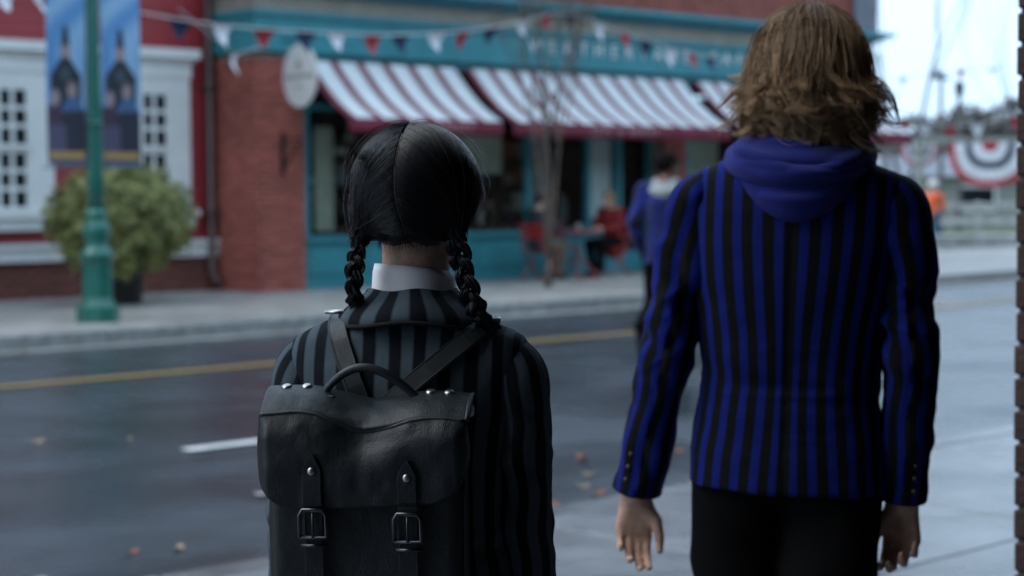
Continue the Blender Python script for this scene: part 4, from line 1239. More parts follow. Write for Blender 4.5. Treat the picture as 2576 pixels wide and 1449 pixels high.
def loft_tube(path, rads, nth=72, nl=150, disp=None, flat=None, close=True, ref=(0, -1, 0)):
    """garment tube along a path; returns V, F, theta, l"""
    path = np.array(path, float); rads = np.array(rads, float)
    seg = np.concatenate([[0], np.cumsum(np.linalg.norm(np.diff(path, axis=0), axis=1))]); tl = seg / seg[-1]
    L = np.linspace(0, 1, nl)
    def spl(y):
        # smooth interpolation through the control points
        m_ = np.gradient(y, tl, axis=0)
        i = np.clip(np.searchsorted(tl, L) - 1, 0, len(tl) - 2)
        h_ = tl[i + 1] - tl[i]; t = (L - tl[i]) / h_
        if y.ndim > 1: h_, t = h_[:, None], t[:, None]
        return (2 * t**3 - 3 * t**2 + 1) * y[i] + (t**3 - 2 * t**2 + t) * h_ * m_[i] + (-2 * t**3 + 3 * t**2) * y[i + 1] + (t**3 - t**2) * h_ * m_[i + 1]
    P, Rr = spl(path), spl(rads)
    T = np.gradient(P, axis=0); T /= np.linalg.norm(T, axis=1)[:, None]
    A = np.array(ref, float)[None] - T * (T @ np.array(ref, float))[:, None]; A /= np.linalg.norm(A, axis=1)[:, None]
    B = np.cross(T, A)
    th = np.linspace(0, 2 * math.pi, nth, endpoint=False)
    TH, LL = np.meshgrid(th, L)
    rad = np.repeat(Rr[:, None], nth, 1)
    if disp is not None: rad = rad + disp(TH, LL)
    fa, fb = flat if flat else (1, 1)
    V = P[:, None] + rad[..., None] * (A[:, None] * (fa * np.cos(TH))[..., None] + B[:, None] * (fb * np.sin(TH))[..., None])
    i = np.arange(nl - 1)[:, None] * nth + np.arange(nth)[None]
    i2 = np.arange(nl - 1)[:, None] * nth + (np.arange(nth)[None] + 1) % nth
    Fc = np.stack([i, i + nth, i2 + nth, i2], -1).reshape(-1, 4)
    ths = np.where(TH > math.pi, TH - 2 * math.pi, TH)
    return V.reshape(-1, 3), Fc, ths.reshape(-1), LL.reshape(-1), (P, T, A, B)

class Torso:
    """garment body described by half-width / back depth / front depth per height"""
    def __init__(self, tab, p=2.4, zref=None):
        t = np.array(tab, float)
        self.z, self.a, self.bb, self.bf, self.cy = t[:, 0], t[:, 1], t[:, 2], t[:, 3], t[:, 4]
        self.p = p
    def at(self, z, col): return np.interp(z, self.z, col)
    def back_y(self, x, z, out=0.0):
        a, b, cy = self.at(z, self.a), self.at(z, self.bb), self.at(z, self.cy)
        q = np.clip(1 - np.abs(x / a) ** self.p, 0.0, 1)
        return cy - b * q ** (1 / self.p) - out
    def mesh(self, h, hem, zarm, shell=.014, smooth=3, top_cut=None):
        amax, bmax = self.a.max() + .03, max(self.bb.max(), self.bf.max()) + .03
        v = Vol((-amax, -bmax - .03, hem - .02), (amax, bmax + .03, self.z.max() + .02), h)
        x = (v.lo[0] + h * np.arange(v.n[0]))[:, None, None]; y = (v.lo[1] + h * np.arange(v.n[1]))[None, :, None]; z = (v.lo[2] + h * np.arange(v.n[2]))
        a, bb, bf, cy = [self.at(z, c)[None, None, :] for c in (self.a, self.bb, self.bf, self.cy)]
        yy = y - cy
        b = np.where(yy < 0, bb, bf)
        q = ((np.abs(x) / a) ** self.p + (np.abs(yy) / b) ** self.p) ** (1 / self.p)
        F = (q - 1) * np.minimum(a, b)
        zz = np.broadcast_to(z[None, None, :], F.shape)
        F = np.maximum(F, zz - self.z.max())
        F = np.maximum(F, hem - zz)
        F = np.where(zz < hem + .12, np.maximum(F, -(F + shell)), F)
        v.F = F.astype(np.float32)
        V, Fc = v.mesh(smooth)
        return V, Fc, self.svals(V, zarm)
    def svals(self, V, zarm):
        ar, br = self.at(zarm, self.a), self.at(zarm, self.bb)
        ph = np.linspace(0, math.pi / 2, 200)
        ex, ey = ar * np.sin(ph) ** (2 / self.p), br * np.cos(ph) ** (2 / self.p)
        S = np.concatenate([[0], np.cumsum(np.hypot(np.diff(ex), np.diff(ey)))])
        k = np.where(V[:, 2] < zarm, self.at(V[:, 2], self.a) / ar, 1.0)
        x = V[:, 0] / k
        s = np.interp(np.abs(x), ex, S)
        front = V[:, 1] > self.at(V[:, 2], self.cy)
        s = np.where(front, 2 * S[-1] - s, s)
        return np.sign(x) * s
# ================================================================== PERSON WITH TWO BRAIDS AND THE LEATHER BACKPACK
def ground_at(px, dist):
    r = (px - 1288.0) / 4500.0 * dist
    return FWH * dist + RTH * r
gp = ground_at(1027, 2.60)
girl = thing('person', 'person with two black braids in a dark striped blazer wearing a leather backpack', 'person', (gp.x, gp.y, .13), R(-50))
ZO = .13
# ---- body (one surface)
v = Vol((-.33, -.22, .12), (.33, .22, 1.57), .005)
hc = (.012, .012, 1.437)
eyes = head(v, hc, .86, R(-22))
v.cap((.008, .004, 1.24), (.012, .004, 1.40), .049, .049, .012)
v.cap((-.09, .01, 1.165), (.09, .01, 1.165), .05, .05, .02).cap((0, .01, 1.16), (0, 0, .90), .075, .08, .02).cap((-.06, 0, .86), (.06, 0, .86), .095, .095, .05)
for s in (-1, 1):
    v.chain([(s * .138, 0, 1.175), (s * .170, -.014, .97), (s * .183, .02, .765)], [.034, .032, .026], .01)
    v.chain([(s * .08, 0, .82), (s * .082, .01, .50), (s * .085, -.01, .22), (s * .085, -.02, .165)], [.078, .05, .034, .032], .02)
    v.cap((s * .085, -.05, .165), (s * .088, .10, .155), .035, .03, .02)
hand(v, (-.185, .03, .765), (0, .06, -1), (.9, 0, 0), (.2, 1, 0), .88)
hand(v, (.185, .03, .765), (0, .06, -1), (-.9, 0, 0), (-.2, 1, 0), .88)
V, Fc = v.mesh(2)
part('body', V, Fc, M['skin_pale'], girl, ZO)
for e in eyes: sphere_part('eye', e, .011, M['eye'], girl, ZO)
for s in (-1, 1):
    v = Vol((s * .086 - .06, -.12, .11), (s * .086 + .06, .16, .30), .005)
    v.cap((s * .085, -.05, .168), (s * .088, .105, .16), .042, .036, .02).cap((s * .085, -.03, .17), (s * .085, -.02, .24), .045, .04, .02)
    Vs, Fs = v.mesh(2); part('shoe', Vs, Fs, M['shoe'], girl, ZO)
# skirt
Vk, Fk, th, l, _ = loft_tube([(0, 0, .98), (0, 0, .80), (0, 0, .60)], [.14, .19, .24], 96, 40, lambda T, L: .012 * L * np.sin(T * 18), flat=(.8, 1))
part('skirt', Vk, Fk, M['trouser'], girl, ZO)

# ---- jacket
M['girl_wool'] = clothmat('charcoal_striped_wool', (.007, .0105, .015), (.078, .108, .130), .0375, .50, .05, .5, 1100, .02, off=.006)
GT = Torso([(.74, .185, .135, .12, 0), (.84, .182, .13, .12, 0), (.96, .158, .11, .11, 0), (1.05, .158, .105, .115, 0), (1.13, .170, .108, .12, 0), (1.18, .176, .104, .11, 0), (1.205, .178, .098, .10, 0),
            (1.225, .178, .090, .09, .002), (1.243, .168, .084, .085, .004), (1.262, .128, .078, .08, .006), (1.280, .086, .072, .076, .008), (1.292, .074, .068, .072, .008), (1.298, .070, .066, .07, .008)], 2.3)
V, Fc, s = GT.mesh(.0052, .74, 1.14)
nrm = vnormals(V, Fc)
nz = vnoise(V, (9, 9, 14), 1) * .6 + vnoise(V + nrm * 0, (22, 10, 26), 2) * .4
fold = np.abs(vnoise(V, (12, 6, 30), 5)) * np.clip((1.22 - V[:, 2]) * 8, 0, 1) * np.clip((np.abs(V[:, 0]) - .05) * 14, 0, 1)
V2 = V + nrm * (nz * .0035 - .008 * fold + .004 * np.clip(fold, 0, .3))[:, None]
jk = part('jacket', V2, Fc, M['girl_wool'], girl, ZO, {'s': s + .004 * vnoise(V, (20, 20, 9), 4)})
def sleeve_disp(seed, amp, elbow):
    def d(T, L):
        Q = np.stack([np.cos(T) * .9, np.sin(T) * .9, L * 7], -1)
        a = vnoise(Q * np.array([1.2, 1.2, 1.0]), (1, 1, 1), seed)
        b = vnoise(Q * np.array([1.0, 1.0, 2.6]) + np.stack([L * 3, L * 2, T * .8], -1), (1, 1, 1), seed + 3)
        e = np.exp(-((L - elbow) / .16) ** 2)
        return amp * (a * .7 + b * (.5 + 1.0 * e)) - amp * 1.0 * e * np.abs(vnoise(np.stack([L * 16 + np.sin(T + seed), T * .5, L * 3], -1), (1, 1, 1), seed + 8))
    return d
for sd in (-1, 1):
    pth = [(sd * .136, 0, 1.228), (sd * .152, -.002, 1.198), (sd * .159, -.006, 1.13), (sd * .166, -.014, 1.03), (sd * .170, -.01, .92), (sd * .178, .02, .76)]
    rr = [.034, .0500, .0525, .0485, .045, .041]
    Vs, Fs, th, l, fr = loft_tube(pth, rr, 84, 170, sleeve_disp(7 + sd, .0050, .42), flat=(1.12, .93))
    ss = th * .052 + .003 * np.sin(l * 30 + sd)
    part('sleeve', Vs, Fs, M['girl_wool'], jk, 0, {'s': ss}).location = (0, 0, -ZO)
# collar of the jacket with black piped edge
M['piping'] = pmat('black_felt_edge', (.006, .006, .007), rough=.9, var=.1, bump=.2, bscale=300)
def collar(tk):
    n, m_ = 100, 14
    vs, s_ = [], []
    for j in range(m_):
        t = j / (m_ - 1)
        for i in range(n):
            an = -2.5 + 5.0 * i / (n - 1)            # 0 = back
            roll = math.sin(t * math.pi * .5)
            a = .066 + .047 * roll ** 1.5 + .004 * math.sin(t * 3.1)
            b = .064 + .036 * roll ** 1.5 + .004 * math.sin(t * 3.1)
            z = 1.314 - .046 * t - .010 * abs(math.sin(an)) ** 2 * t - .006 * (an / 2.5) ** 2
            vs.append((a * math.sin(an) + .004, .006 - b * math.cos(an), z + .002 * math.sin(an * 5 + t)))
            s_.append(an * .082 + .012)
    f = [(j * n + i, j * n + i + 1, (j + 1) * n + i + 1, (j + 1) * n + i) for j in range(m_ - 1) for i in range(n - 1)]
    return np.array(vs), f, np.array(s_)
cv, cf, cs = collar(0)
o = part('collar', cv, cf, M['girl_wool'], jk, 0, {'s': cs}); o.location = (0, 0, -ZO)
md = o.modifiers.new('thick', 'SOLIDIFY'); md.thickness = .004; md.offset = 1
edge = cv[-100:]
MB().tube([tuple(p) for p in edge], .0034, 6).build('collar_piping', M['piping'], jk, True).location = (0, 0, -ZO)
# shirt collar
M['white_shirt'] = pmat('white_cotton', (.78, .79, .83), rough=.8, var=.03, vscale=20, bump=.15, bscale=900)
vs, f = [], []
n = 72
for j in range(6):
    t = j / 5
    for i in range(n):
        an = 2 * math.pi * i / n
        a = .0565 + .004 * t - .002 * (t == 0)
        vs.append((.008 + a * math.sin(an), .004 - a * .97 * math.cos(an), 1.347 - .055 * t - .010 * (1 - math.cos(an)) / 2 - .006 * math.sin(an)))
f = [(j * n + i, j * n + (i + 1) % n, (j + 1) * n + (i + 1) % n, (j + 1) * n + i) for j in range(5) for i in range(n)]
o = part('shirt_collar', vs, f, M['white_shirt'], girl, ZO)
md = o.modifiers.new('thick', 'SOLIDIFY'); md.thickness = .003

# ---- hair
rs = np.random.RandomState(21)
HC = np.array([.012, .006, 1.456]); HR = np.array([.0935, .108, .096])
v = Vol((-.13, -.15, 1.34), (.15, .15, 1.58), .004)
v.ell(HC + (0, -.004, .0), HR * .955, .01)
v.ell(HC + (0, .105, -.06), (.068, .075, .10), .0, sub=True)
v.ell(HC + (0.0, -.085, -.108), (.070, .055, .042), .0, sub=True)
Vh, Fh = v.mesh(3)
# parting: groove along the middle of the back
par = lambda z: np.interp(z, [1.375, 1.40, 1.44, 1.49, 1.55], [.006, -.001, -.010, -.012, -.006])
dx = Vh[:, 0] - (HC[0] + par(Vh[:, 2]))
gr = np.exp(-(dx / .004) ** 2)
Vh = Vh - vnormals(Vh, Fh) * (.002 * gr)[:, None]
hair = part('hair', Vh, Fh, M['hair_black'], girl, ZO, {'rnd': rs.rand(len(Vh)) * .4})
M['scalp'] = pmat('scalp_line', (.20, .165, .15), rough=.7, var=.2, vscale=60)
zz = np.linspace(1.375, 1.535, 50)
def surf(x, z, k=1.0):
    q = 1 - ((x - HC[0]) / HR[0]) ** 2 - ((z - HC[2]) / HR[2]) ** 2
    return HC[1] - .004 - HR[1] * k * math.sqrt(max(q, 0.0))
pts, rad = [], []
for z in zz:
    x = HC[0] + par(z); pts.append((x, surf(x, z, .9965), z - ZO)); rad.append(.0010 + .0003 * math.sin(z * 70))
MB().tube(pts, rad, 6).build('parting', M['scalp'], hair, True)
# strands from the parting to the two gather points
GL, GRt = np.array([-.056, -.060, 1.402]), np.array([.078, -.056, 1.402])
def to_dir(p): q = (p - HC) / HR; return q / np.linalg.norm(q)
allP, allR = [], []
K = 14
ns = 7000
for sd, G in ((-1, GL), (1, GRt)):
    u = rs.rand(ns // 2)
    ang = (-62 + 178 * u)                         # along the midline: from the front hairline over the crown to the nape
    a0 = np.radians(ang)
    st_ = np.stack([np.zeros_like(a0), np.cos(np.radians(118) - a0 * 0 - np.radians(0)) * 0, np.zeros_like(a0)], 1)
    el = np.radians(150 - 196 * u)                # elevation angle: 150 = front of the crown, 90 top, 0 back, -55 nape
    st_[:, 1] = -np.cos(el); st_[:, 2] = np.sin(el)
    zw = HC[2] + HR[2] * st_[:, 2]
    st_[:, 0] = (par(zw) * (st_[:, 1] < .3) + sd * (.0014 + .003 * rs.rand(len(u)))) / HR[0]
    st_ /= np.linalg.norm(st_, axis=1)[:, None]
    en = to_dir(G)[None] + rs.randn(len(u), 3) * np.array([.07, .05, .10])
    # nape strands end lower, crown strands sweep over the side
    en[:, 2] += .18 * np.sin(el)
    en /= np.linalg.norm(en, axis=1)[:, None]
    om = np.arccos(np.clip(np.sum(st_ * en, 1), -1, 1))[:, None, None]
    t = np.linspace(0, 1, K)[None, :, None]
    D = (np.sin((1 - t) * om) * st_[:, None] + np.sin(t * om) * en[:, None]) / np.sin(om)
    # combed sideways: sag of the path
    D[..., 0] += sd * .10 * np.sin(np.pi * t[..., 0]) * np.clip(np.sin(el), 0, 1)[:, None]
    D /= np.linalg.norm(D, axis=2)[..., None]
    lift = 1.004 + .022 * rs.rand(len(u))[:, None] + .004 * np.sin(t[..., 0] * 6 + rs.rand(len(u))[:, None] * 6)
    lift = lift - .010 * np.exp(-(t[..., 0] / .05) ** 2)
    Pn = HC + np.array([0, -.004, 0]) + D * HR * lift[..., None]
    tt = np.clip((t[..., 0] - .62) / .38, 0, 1)[..., None] ** 1.3
    Gj = G + rs.randn(len(u), 1, 3) * np.array([.0045, .0045, .006]) + np.array([sd * .003, -.004, -.012])
    Pn = Pn * (1 - tt) + Gj * tt
    allP.append(Pn); allR.append(rs.rand(len(u)))
# stray hairs
ny = 70
bi = rs.choice(len(allP[0]), ny); side = rs.randint(0, 2, ny)
fly = np.stack([allP[s_][b_] for s_, b_ in zip(side, bi)])
cen = fly.mean(1, keepdims=True)
out = (fly - HC); out /= np.linalg.norm(out, axis=2)[..., None]
fly = fly + out * (.004 + .016 * rs.rand(ny, 1, 1)) * np.sin(np.linspace(0, 1, K) * 2.2 + .2)[None, :, None]
P = np.concatenate(allP); rn = np.concatenate(allR)
Vs, Fs, at = strand_mesh(P, np.linspace(.00068, .0006, K)[None], rn)
part('hair_strands', Vs, Fs, M['hair_black'], hair, 0, {'rnd': at}).location = (0, 0, -ZO)
Vs, Fs, at = strand_mesh(fly, np.linspace(.0003, .0002, K)[None], rs.rand(ny))
part('stray_hairs', Vs, Fs, M['hair_black'], hair, 0, {'rnd': at}).location = (0, 0, -ZO)
# baby hairs at the nape
nb = 420
x0 = rs.uniform(-.042, .046, nb) + HC[0]
b0 = np.stack([x0, np.array([HC[1] - .088 + .4 * ((x - HC[0]) ** 2) * 10 for x in x0]), 1.390 + rs.uniform(-.006, .014, nb)], 1)
nk = 6
tq = np.linspace(0, 1, nk)[None, :, None]
dr = np.stack([(x0 - HC[0]) * .5 + rs.randn(nb) * .1, .55 + .1 * rs.randn(nb), -np.ones(nb)], 1)[:, None]
bb = b0[:, None] + dr * tq * rs.uniform(.005, .019, (nb, 1, 1))
Vs, Fs, at = strand_mesh(bb, np.linspace(.0004, .0001, nk)[None], rs.rand(nb))
part('nape_hairs', Vs, Fs, M['hair_black'], hair, 0, {'rnd': at}).location = (0, 0, -ZO)

def braid(path, wd, name, turns):
    path = np.array(path, float)
    n = 110
    tl = np.linspace(0, 1, len(path)); L = np.linspace(0, 1, n)
    C = np.stack([np.interp(L, tl, path[:, k]) for k in range(3)], 1)
    for _ in range(12): C[1:-1] = (C[:-2] + 2 * C[1:-1] + C[2:]) / 4
    T = np.gradient(C, axis=0); T /= np.linalg.norm(T, axis=1)[:, None]
    X = np.array([1., 0, 0]) - T * T[:, :1]; X /= np.linalg.norm(X, axis=1)[:, None]
    Y = np.cross(T, X)
    w_ = wd * (1 + .10 * np.sin(L * 23 + wd * 900)) * (1 - .28 * L ** 1.5) * (.75 + .25 * np.clip(L * 10, 0, 1))
    Pn, rn, rads = [], [], []
    rs = np.random.RandomState(31)
    for k in range(3):
        ph = 2 * math.pi * (turns * L + k / 3)
        c = C + X * (w_ * .56 * np.sin(ph))[:, None] + Y * (w_ * .30 * np.sin(2 * ph))[:, None]
        rr = w_ * .33 * (1 + .12 * np.sin(ph * 2 + k))
        core = c[None]; Pn.append(core); rads.append((rr * .80)[None]); rn.append(np.array([.1]))
        m_ = 56
        al = rs.uniform(0, 2 * math.pi, m_)[:, None]
        rad = np.sqrt(rs.uniform(.55, 1.02, m_))[:, None]
        tw = al + 1.2 * L[None] * turns
        S = c[None] + (rr[None] * rad * np.cos(tw))[..., None] * X[None] + (rr[None] * rad * np.sin(tw))[..., None] * Y[None]
        S += np.cumsum(rs.randn(m_, n, 3), 1) * .00012
        Pn.append(S); rads.append(np.full((m_, n), .00095)); rn.append(rs.rand(m_))
    Vs, Fs, at = strand_mesh(np.concatenate([p for p in Pn if len(p) > 1]), np.concatenate([r for r in rads if len(r) > 1]), np.concatenate([r for r in rn if len(r) > 1]))
    o = part(name, Vs, Fs, M['hair_black'], girl, ZO, {'rnd': at})
    mb = MB()
    for p, r in zip(Pn, rads):
        if len(p) == 1: mb.tube([tuple(q) for q in p[0][::2]], list(r[0][::2]), 10)
    c = mb.build('braid_core', M['hair_black'], o, True); c.location = (0, 0, -ZO)
    return o
braid([(-.052, -.052, 1.404), (-.060, -.064, 1.375), (-.065, -.068, 1.345), (-.068, -.062, 1.31), (-.069, -.040, 1.285), (-.070, .02, 1.265), (-.07, .085, 1.21), (-.068, .125, 1.10)], .0155, 'braid', 3.5)
braid([(.074, -.050, 1.404), (.084, -.062, 1.372), (.093, -.070, 1.338), (.103, -.070, 1.30), (.116, -.056, 1.272), (.126, -.02, 1.262), (.118, .06, 1.235), (.10, .13, 1.13)], .0185, 'braid', 3.4)

# ================================================================== LEATHER BACKPACK
def leather(name, c, rough=.38, bump=.35):
    m, t, p = newmat(name)
    tc = N(t, 'ShaderNodeTexCoord')
    vo = N(t, 'ShaderNodeTexVoronoi', Scale=420.0); vo.feature = 'DISTANCE_TO_EDGE'
    nz = N(t, 'ShaderNodeTexNoise', Scale=28.0, Detail=8.0, Roughness=.65)
    n2 = N(t, 'ShaderNodeTexNoise', Scale=7.0, Detail=5.0)
    for q in (vo, nz, n2): t.links.new(tc.outputs['Object'], q.inputs['Vector'])
    b1 = N(t, 'ShaderNodeBump', Strength=bump, Distance=.0012); b2 = N(t, 'ShaderNodeBump', Strength=bump * .7, Distance=.006)
    t.links.new(vo.outputs[0], b1.inputs['Height']); t.links.new(nz.outputs[0], b2.inputs['Height'])
    t.links.new(b1.outputs[0], b2.inputs['Normal']); t.links.new(b2.outputs[0], p.inputs['Normal'])
    mx = N(t, 'ShaderNodeMix', data_type='RGBA'); mx.inputs[6].default_value = rgb([q * .7 for q in c]); mx.inputs[7].default_value = rgb([q * 1.35 for q in c])
    t.links.new(n2.outputs[0], mx.inputs[0]); t.links.new(mx.outputs[2], p.inputs['Base Color'])
    mr = N(t, 'ShaderNodeMapRange'); mr.inputs[3].default_value = rough - .12; mr.inputs[4].default_value = rough + .16
    t.links.new(nz.outputs[0], mr.inputs[0]); t.links.new(mr.outputs[0], p.inputs['Roughness'])
    return m
M['leather'] = leather('black_leather', (.0075, .0125, .0155), .40, .5)
M['leather_strap'] = leather('black_strap_leather', (.015, .023, .028), .42, .35)
BX = -.030
bag = thing('backpack', 'black leather satchel backpack with silver rivets on the back of the braided person', 'backpack', (gp.x, gp.y, .13), R(-50))
HW = .141
# main compartment
v = Vol((BX - .17, -.25, .83), (BX + .17, -.08, 1.21), .004)
x, y, z = v.grid((slice(0, int(v.n[0])), slice(0, int(v.n[1])), slice(0, int(v.n[2]))))
q = np.sqrt(np.maximum(np.abs(x - BX) - (HW - .024), 0) ** 2 + np.maximum(np.abs(y + .150) - .022, 0) ** 2 + np.maximum(np.abs(z - .995) - .122, 0) ** 2) - .020
v.F = np.broadcast_to(q, v.n).astype(np.float32).copy()
Vb, Fb = v.mesh(2)
Vb = Vb + vnormals(Vb, Fb) * (.003 * vnoise(Vb, (14, 14, 14), 3))[:, None]
part('bag_body', Vb, Fb, M['leather'], bag, ZO)
# gusset seam down the right side
MB().tube([(BX + HW - .004, -.178, z - ZO) for z in np.linspace(.88, 1.16, 12)], .003, 6).build('gusset_piping', M['leather_strap'], bag, True)
# flap
def zbot(u):    # rounded bottom outline of the flap, u in -1..1
    e = np.clip((np.abs(u) - .62) / .38, 0, 1)
    return 1.030 + .062 * (1 - np.sqrt(np.clip(1 - e ** 2, 0, 1))) + .008 * u
nu, nv = 110, 130
U, W = np.meshgrid(np.linspace(-1, 1, nu), np.linspace(0, 1, nv), indexing='ij')
sag = .017 * np.exp(-((U + .02) / .34) ** 2) + .004 * np.sin(U * 5 + 1)
ytop0, ytop1 = -.118, -.196
ztop = 1.176 - .006 * U
Tt = .30
X = BX + U * HW * (1 + .03 * np.clip((W - Tt) * 2, 0, 1))
ta = np.clip(W / Tt, 0, 1)
zt = ztop - sag * (.55 + .45 * ta) - .026 * ta ** 2 + .006 * np.sin(ta * math.pi)
yt = ytop0 + (ytop1 - ytop0) * ta
tb_ = np.clip((W - Tt) / (1 - Tt), 0, 1)
ze = ztop - sag - .026
zf = ze + (zbot(U) - ze) * tb_
yf = ytop1 - .017 * np.sin(np.clip(tb_ * 3, 0, 1) * math.pi / 2) + .012 * np.exp(-((U + .02) / .4) ** 2) * np.exp(-((tb_ - .18) / .22) ** 2) + .006 * tb_ ** 2
Y = np.where(W < Tt, yt, yf); Z = np.where(W < Tt, zt, zf)
Vf = np.stack([X, Y, Z], -1).reshape(-1, 3)
wr = vnoise(Vf, (30, 30, 60), 8) * np.exp(-((Vf[:, 0] - BX) / .06) ** 2) * (W.reshape(-1) < Tt + .1)
Vf[:, 2] += .0028 * wr
Vf[:, 1] += .0020 * vnoise(Vf, (24, 24, 18), 9) + .0012 * vnoise(Vf, (60, 60, 50), 10)
# edges of the flap curl towards the bag
Vf[:, 1] += (.016 * np.clip((np.abs(U) - .88) / .12, 0, 1) ** 2 * np.clip((W - Tt) * 6, 0, 1)).reshape(-1)
ii = np.arange(nu - 1)[:, None] * nv + np.arange(nv - 1)[None]
Ff = np.stack([ii, ii + 1, ii + nv + 1, ii + nv], -1).reshape(-1, 4)
flap = part('flap', Vf, Ff, M['leather'], bag, ZO)
md = flap.modifiers.new('thick', 'SOLIDIFY'); md.thickness = .0045; md.offset = 0
G3 = Vf.reshape(nu, nv, 3)
iT = int(Tt * nv)
MB().tube([tuple(G3[i, iT] + np.array([0, -.0015, -.001])) for i in range(0, nu, 2)], .0034, 8).build('piping', M['leather_strap'], flap, True).location = (0, 0, -ZO)
edge = [tuple(G3[0, j]) for j in range(iT, nv, 3)] + [tuple(G3[i, nv - 1]) for i in range(0, nu, 3)] + [tuple(G3[nu - 1, j]) for j in range(nv - 1, iT, -3)]
MB().tube(edge, .0022, 6).build('flap_binding', M['leather_strap'], flap, True).location = (0, 0, -ZO)
# rolled end on the right of the top band, with its rivet
MB().tube([tuple(G3[nu - 1, j] + np.array([.002, 0, 0])) for j in range(0, iT + 1, 3)], .004, 8).build('band_end', M['leather_strap'], flap, True).location = (0, 0, -ZO)
def rivet(c, nrm, r=.0072, mat=None, parent=None):
    nrm = Vector(nrm).normalized()
    mb = MB().lathe([(r * 1.02, -.003), (r * 1.02, 0), (r * .88, r * .24), (r * .55, r * .38), (r * .2, r * .44), (.0004, r * .45)], n=20)
    o = mb.build('rivet', mat or M['steel'], parent or bag, True)
    o.location = (c[0], c[1], c[2] - ZO); o.rotation_euler = nrm.to_track_quat('Z', 'Y').to_euler()
for u in (-.80, -.60, .62, .80):
    i = int((u + 1) / 2 * (nu - 1)); j = int(.42 * iT)
    p = G3[i, j]; rivet((p[0], p[1], p[2] + .003), (0, -.35, 1))
rivet((BX + HW + .004, -.165, 1.155), (1, -.25, 0), .0085)
# handle
hp = []
for k in range(40):
    t = k / 39
    xx = BX - .063 + .138 * t
    hp.append((xx, -.150 - .008 * math.sin(math.pi * t), 1.174 - .013 * t + .044 * math.sin(math.pi * t) ** .8 * (1 + .12 * math.cos(math.pi * t)) - ZO))
MB().tube(hp, [.0052 + .0010 * math.sin(math.pi * k / 39) for k in range(40)], 12, True, (1.0, .85)).build('handle', M['leather_strap'], bag, True)
for t in (0, 39):
    MB().box(hp[t][0] - .018, hp[t][0] + .018, -.166, -.136, hp[t][2] - .006, hp[t][2] + .001, .0015).build('handle_mount', M['leather_strap'], bag)
# front closing straps with buckles
def fy(xx, zz):   # front surface of flap
    u = (xx - BX) / HW
    i = int(np.clip((u + 1) / 2 * (nu - 1), 0, nu - 1))
    col = G3[i, iT:]
    k = np.argmin(np.abs(col[:, 2] - zz))
    return col[k, 1] if zz > col[-1, 2] else min(-.186, col[-1, 1] + .004 + .05 * (col[-1, 2] - zz))
def ribbon(pts, side, w_, th_, name, mat, parent, taper=None):
    mb = MB()
    vs, fs = [], []
    for i, (p, s_) in enumerate(zip(pts, side)):
        p = Vector(p); s_ = Vector(s_).normalized()
        t = (Vector(pts[min(i + 1, len(pts) - 1)]) - Vector(pts[max(i - 1, 0)])).normalized()
        n_ = t.cross(s_).normalized()
        ww = w_ * (taper[i] if taper else 1) / 2
        for a, b in ((-1, 0), (-.9, 1), (.9, 1), (1, 0), (.9, -1), (-.9, -1)):
            vs.append(p + s_ * (a * ww) + n_ * (b * th_ / 2))
    m_ = 6
    for i in range(len(pts) - 1):
        for k in range(m_): fs.append((i * m_ + k, i * m_ + (k + 1) % m_, (i + 1) * m_ + (k + 1) % m_, (i + 1) * m_ + k))
    fs.append(tuple(range(m_))); fs.append(tuple((len(pts) - 1) * m_ + k for k in range(m_ - 1, -1, -1)))
    return mb.add(vs, fs).build(name, mat, parent)
for xx, zr, zb in ((BX - .066, 1.078, 1.006), (BX + .064, 1.070, 1.002)):
    zs = np.linspace(zr + .024, .875, 36)
    pts = [(xx, fy(xx, z_) - .006, z_ - ZO) for z_ in zs]
    tp = [min(1, .15 + i / 4) for i in range(36)]
    ribbon(pts, [(1, 0, 0)] * 36, .027, .004, 'closing_strap', M['leather'], bag, tp)
    rivet((xx, fy(xx, zr) - .009, zr), (0, -1, .1), .0055)
    yb = fy(xx, zb) - .012
    w2, h2 = .0185, .019
    loop = [(-w2, -h2), (-w2, h2 * .6), (-w2 * .75, h2), (w2 * .75, h2), (w2, h2 * .6), (w2, -h2)]
    MB().tube([(xx + a, yb - .002 * (b > 0), zb + b - ZO) for a, b in loop] + [(xx - w2, yb, zb - h2 - ZO)], .0032, 8).build('buckle', M['gunmetal'], bag, True)
    MB().tube([(xx, yb - .002, zb + h2 - ZO), (xx, yb - .003, zb - h2 - ZO)], .0016, 6).build('buckle_prong', M['gunmetal'], bag, True)
    MB().tube([(xx - .016, yb, zb - .030 - ZO), (xx + .016, yb, zb - .030 - ZO), (xx + .017, yb + .006, zb - .030 - ZO)], .0026, 8).build('keeper', M['gunmetal'], bag, True)
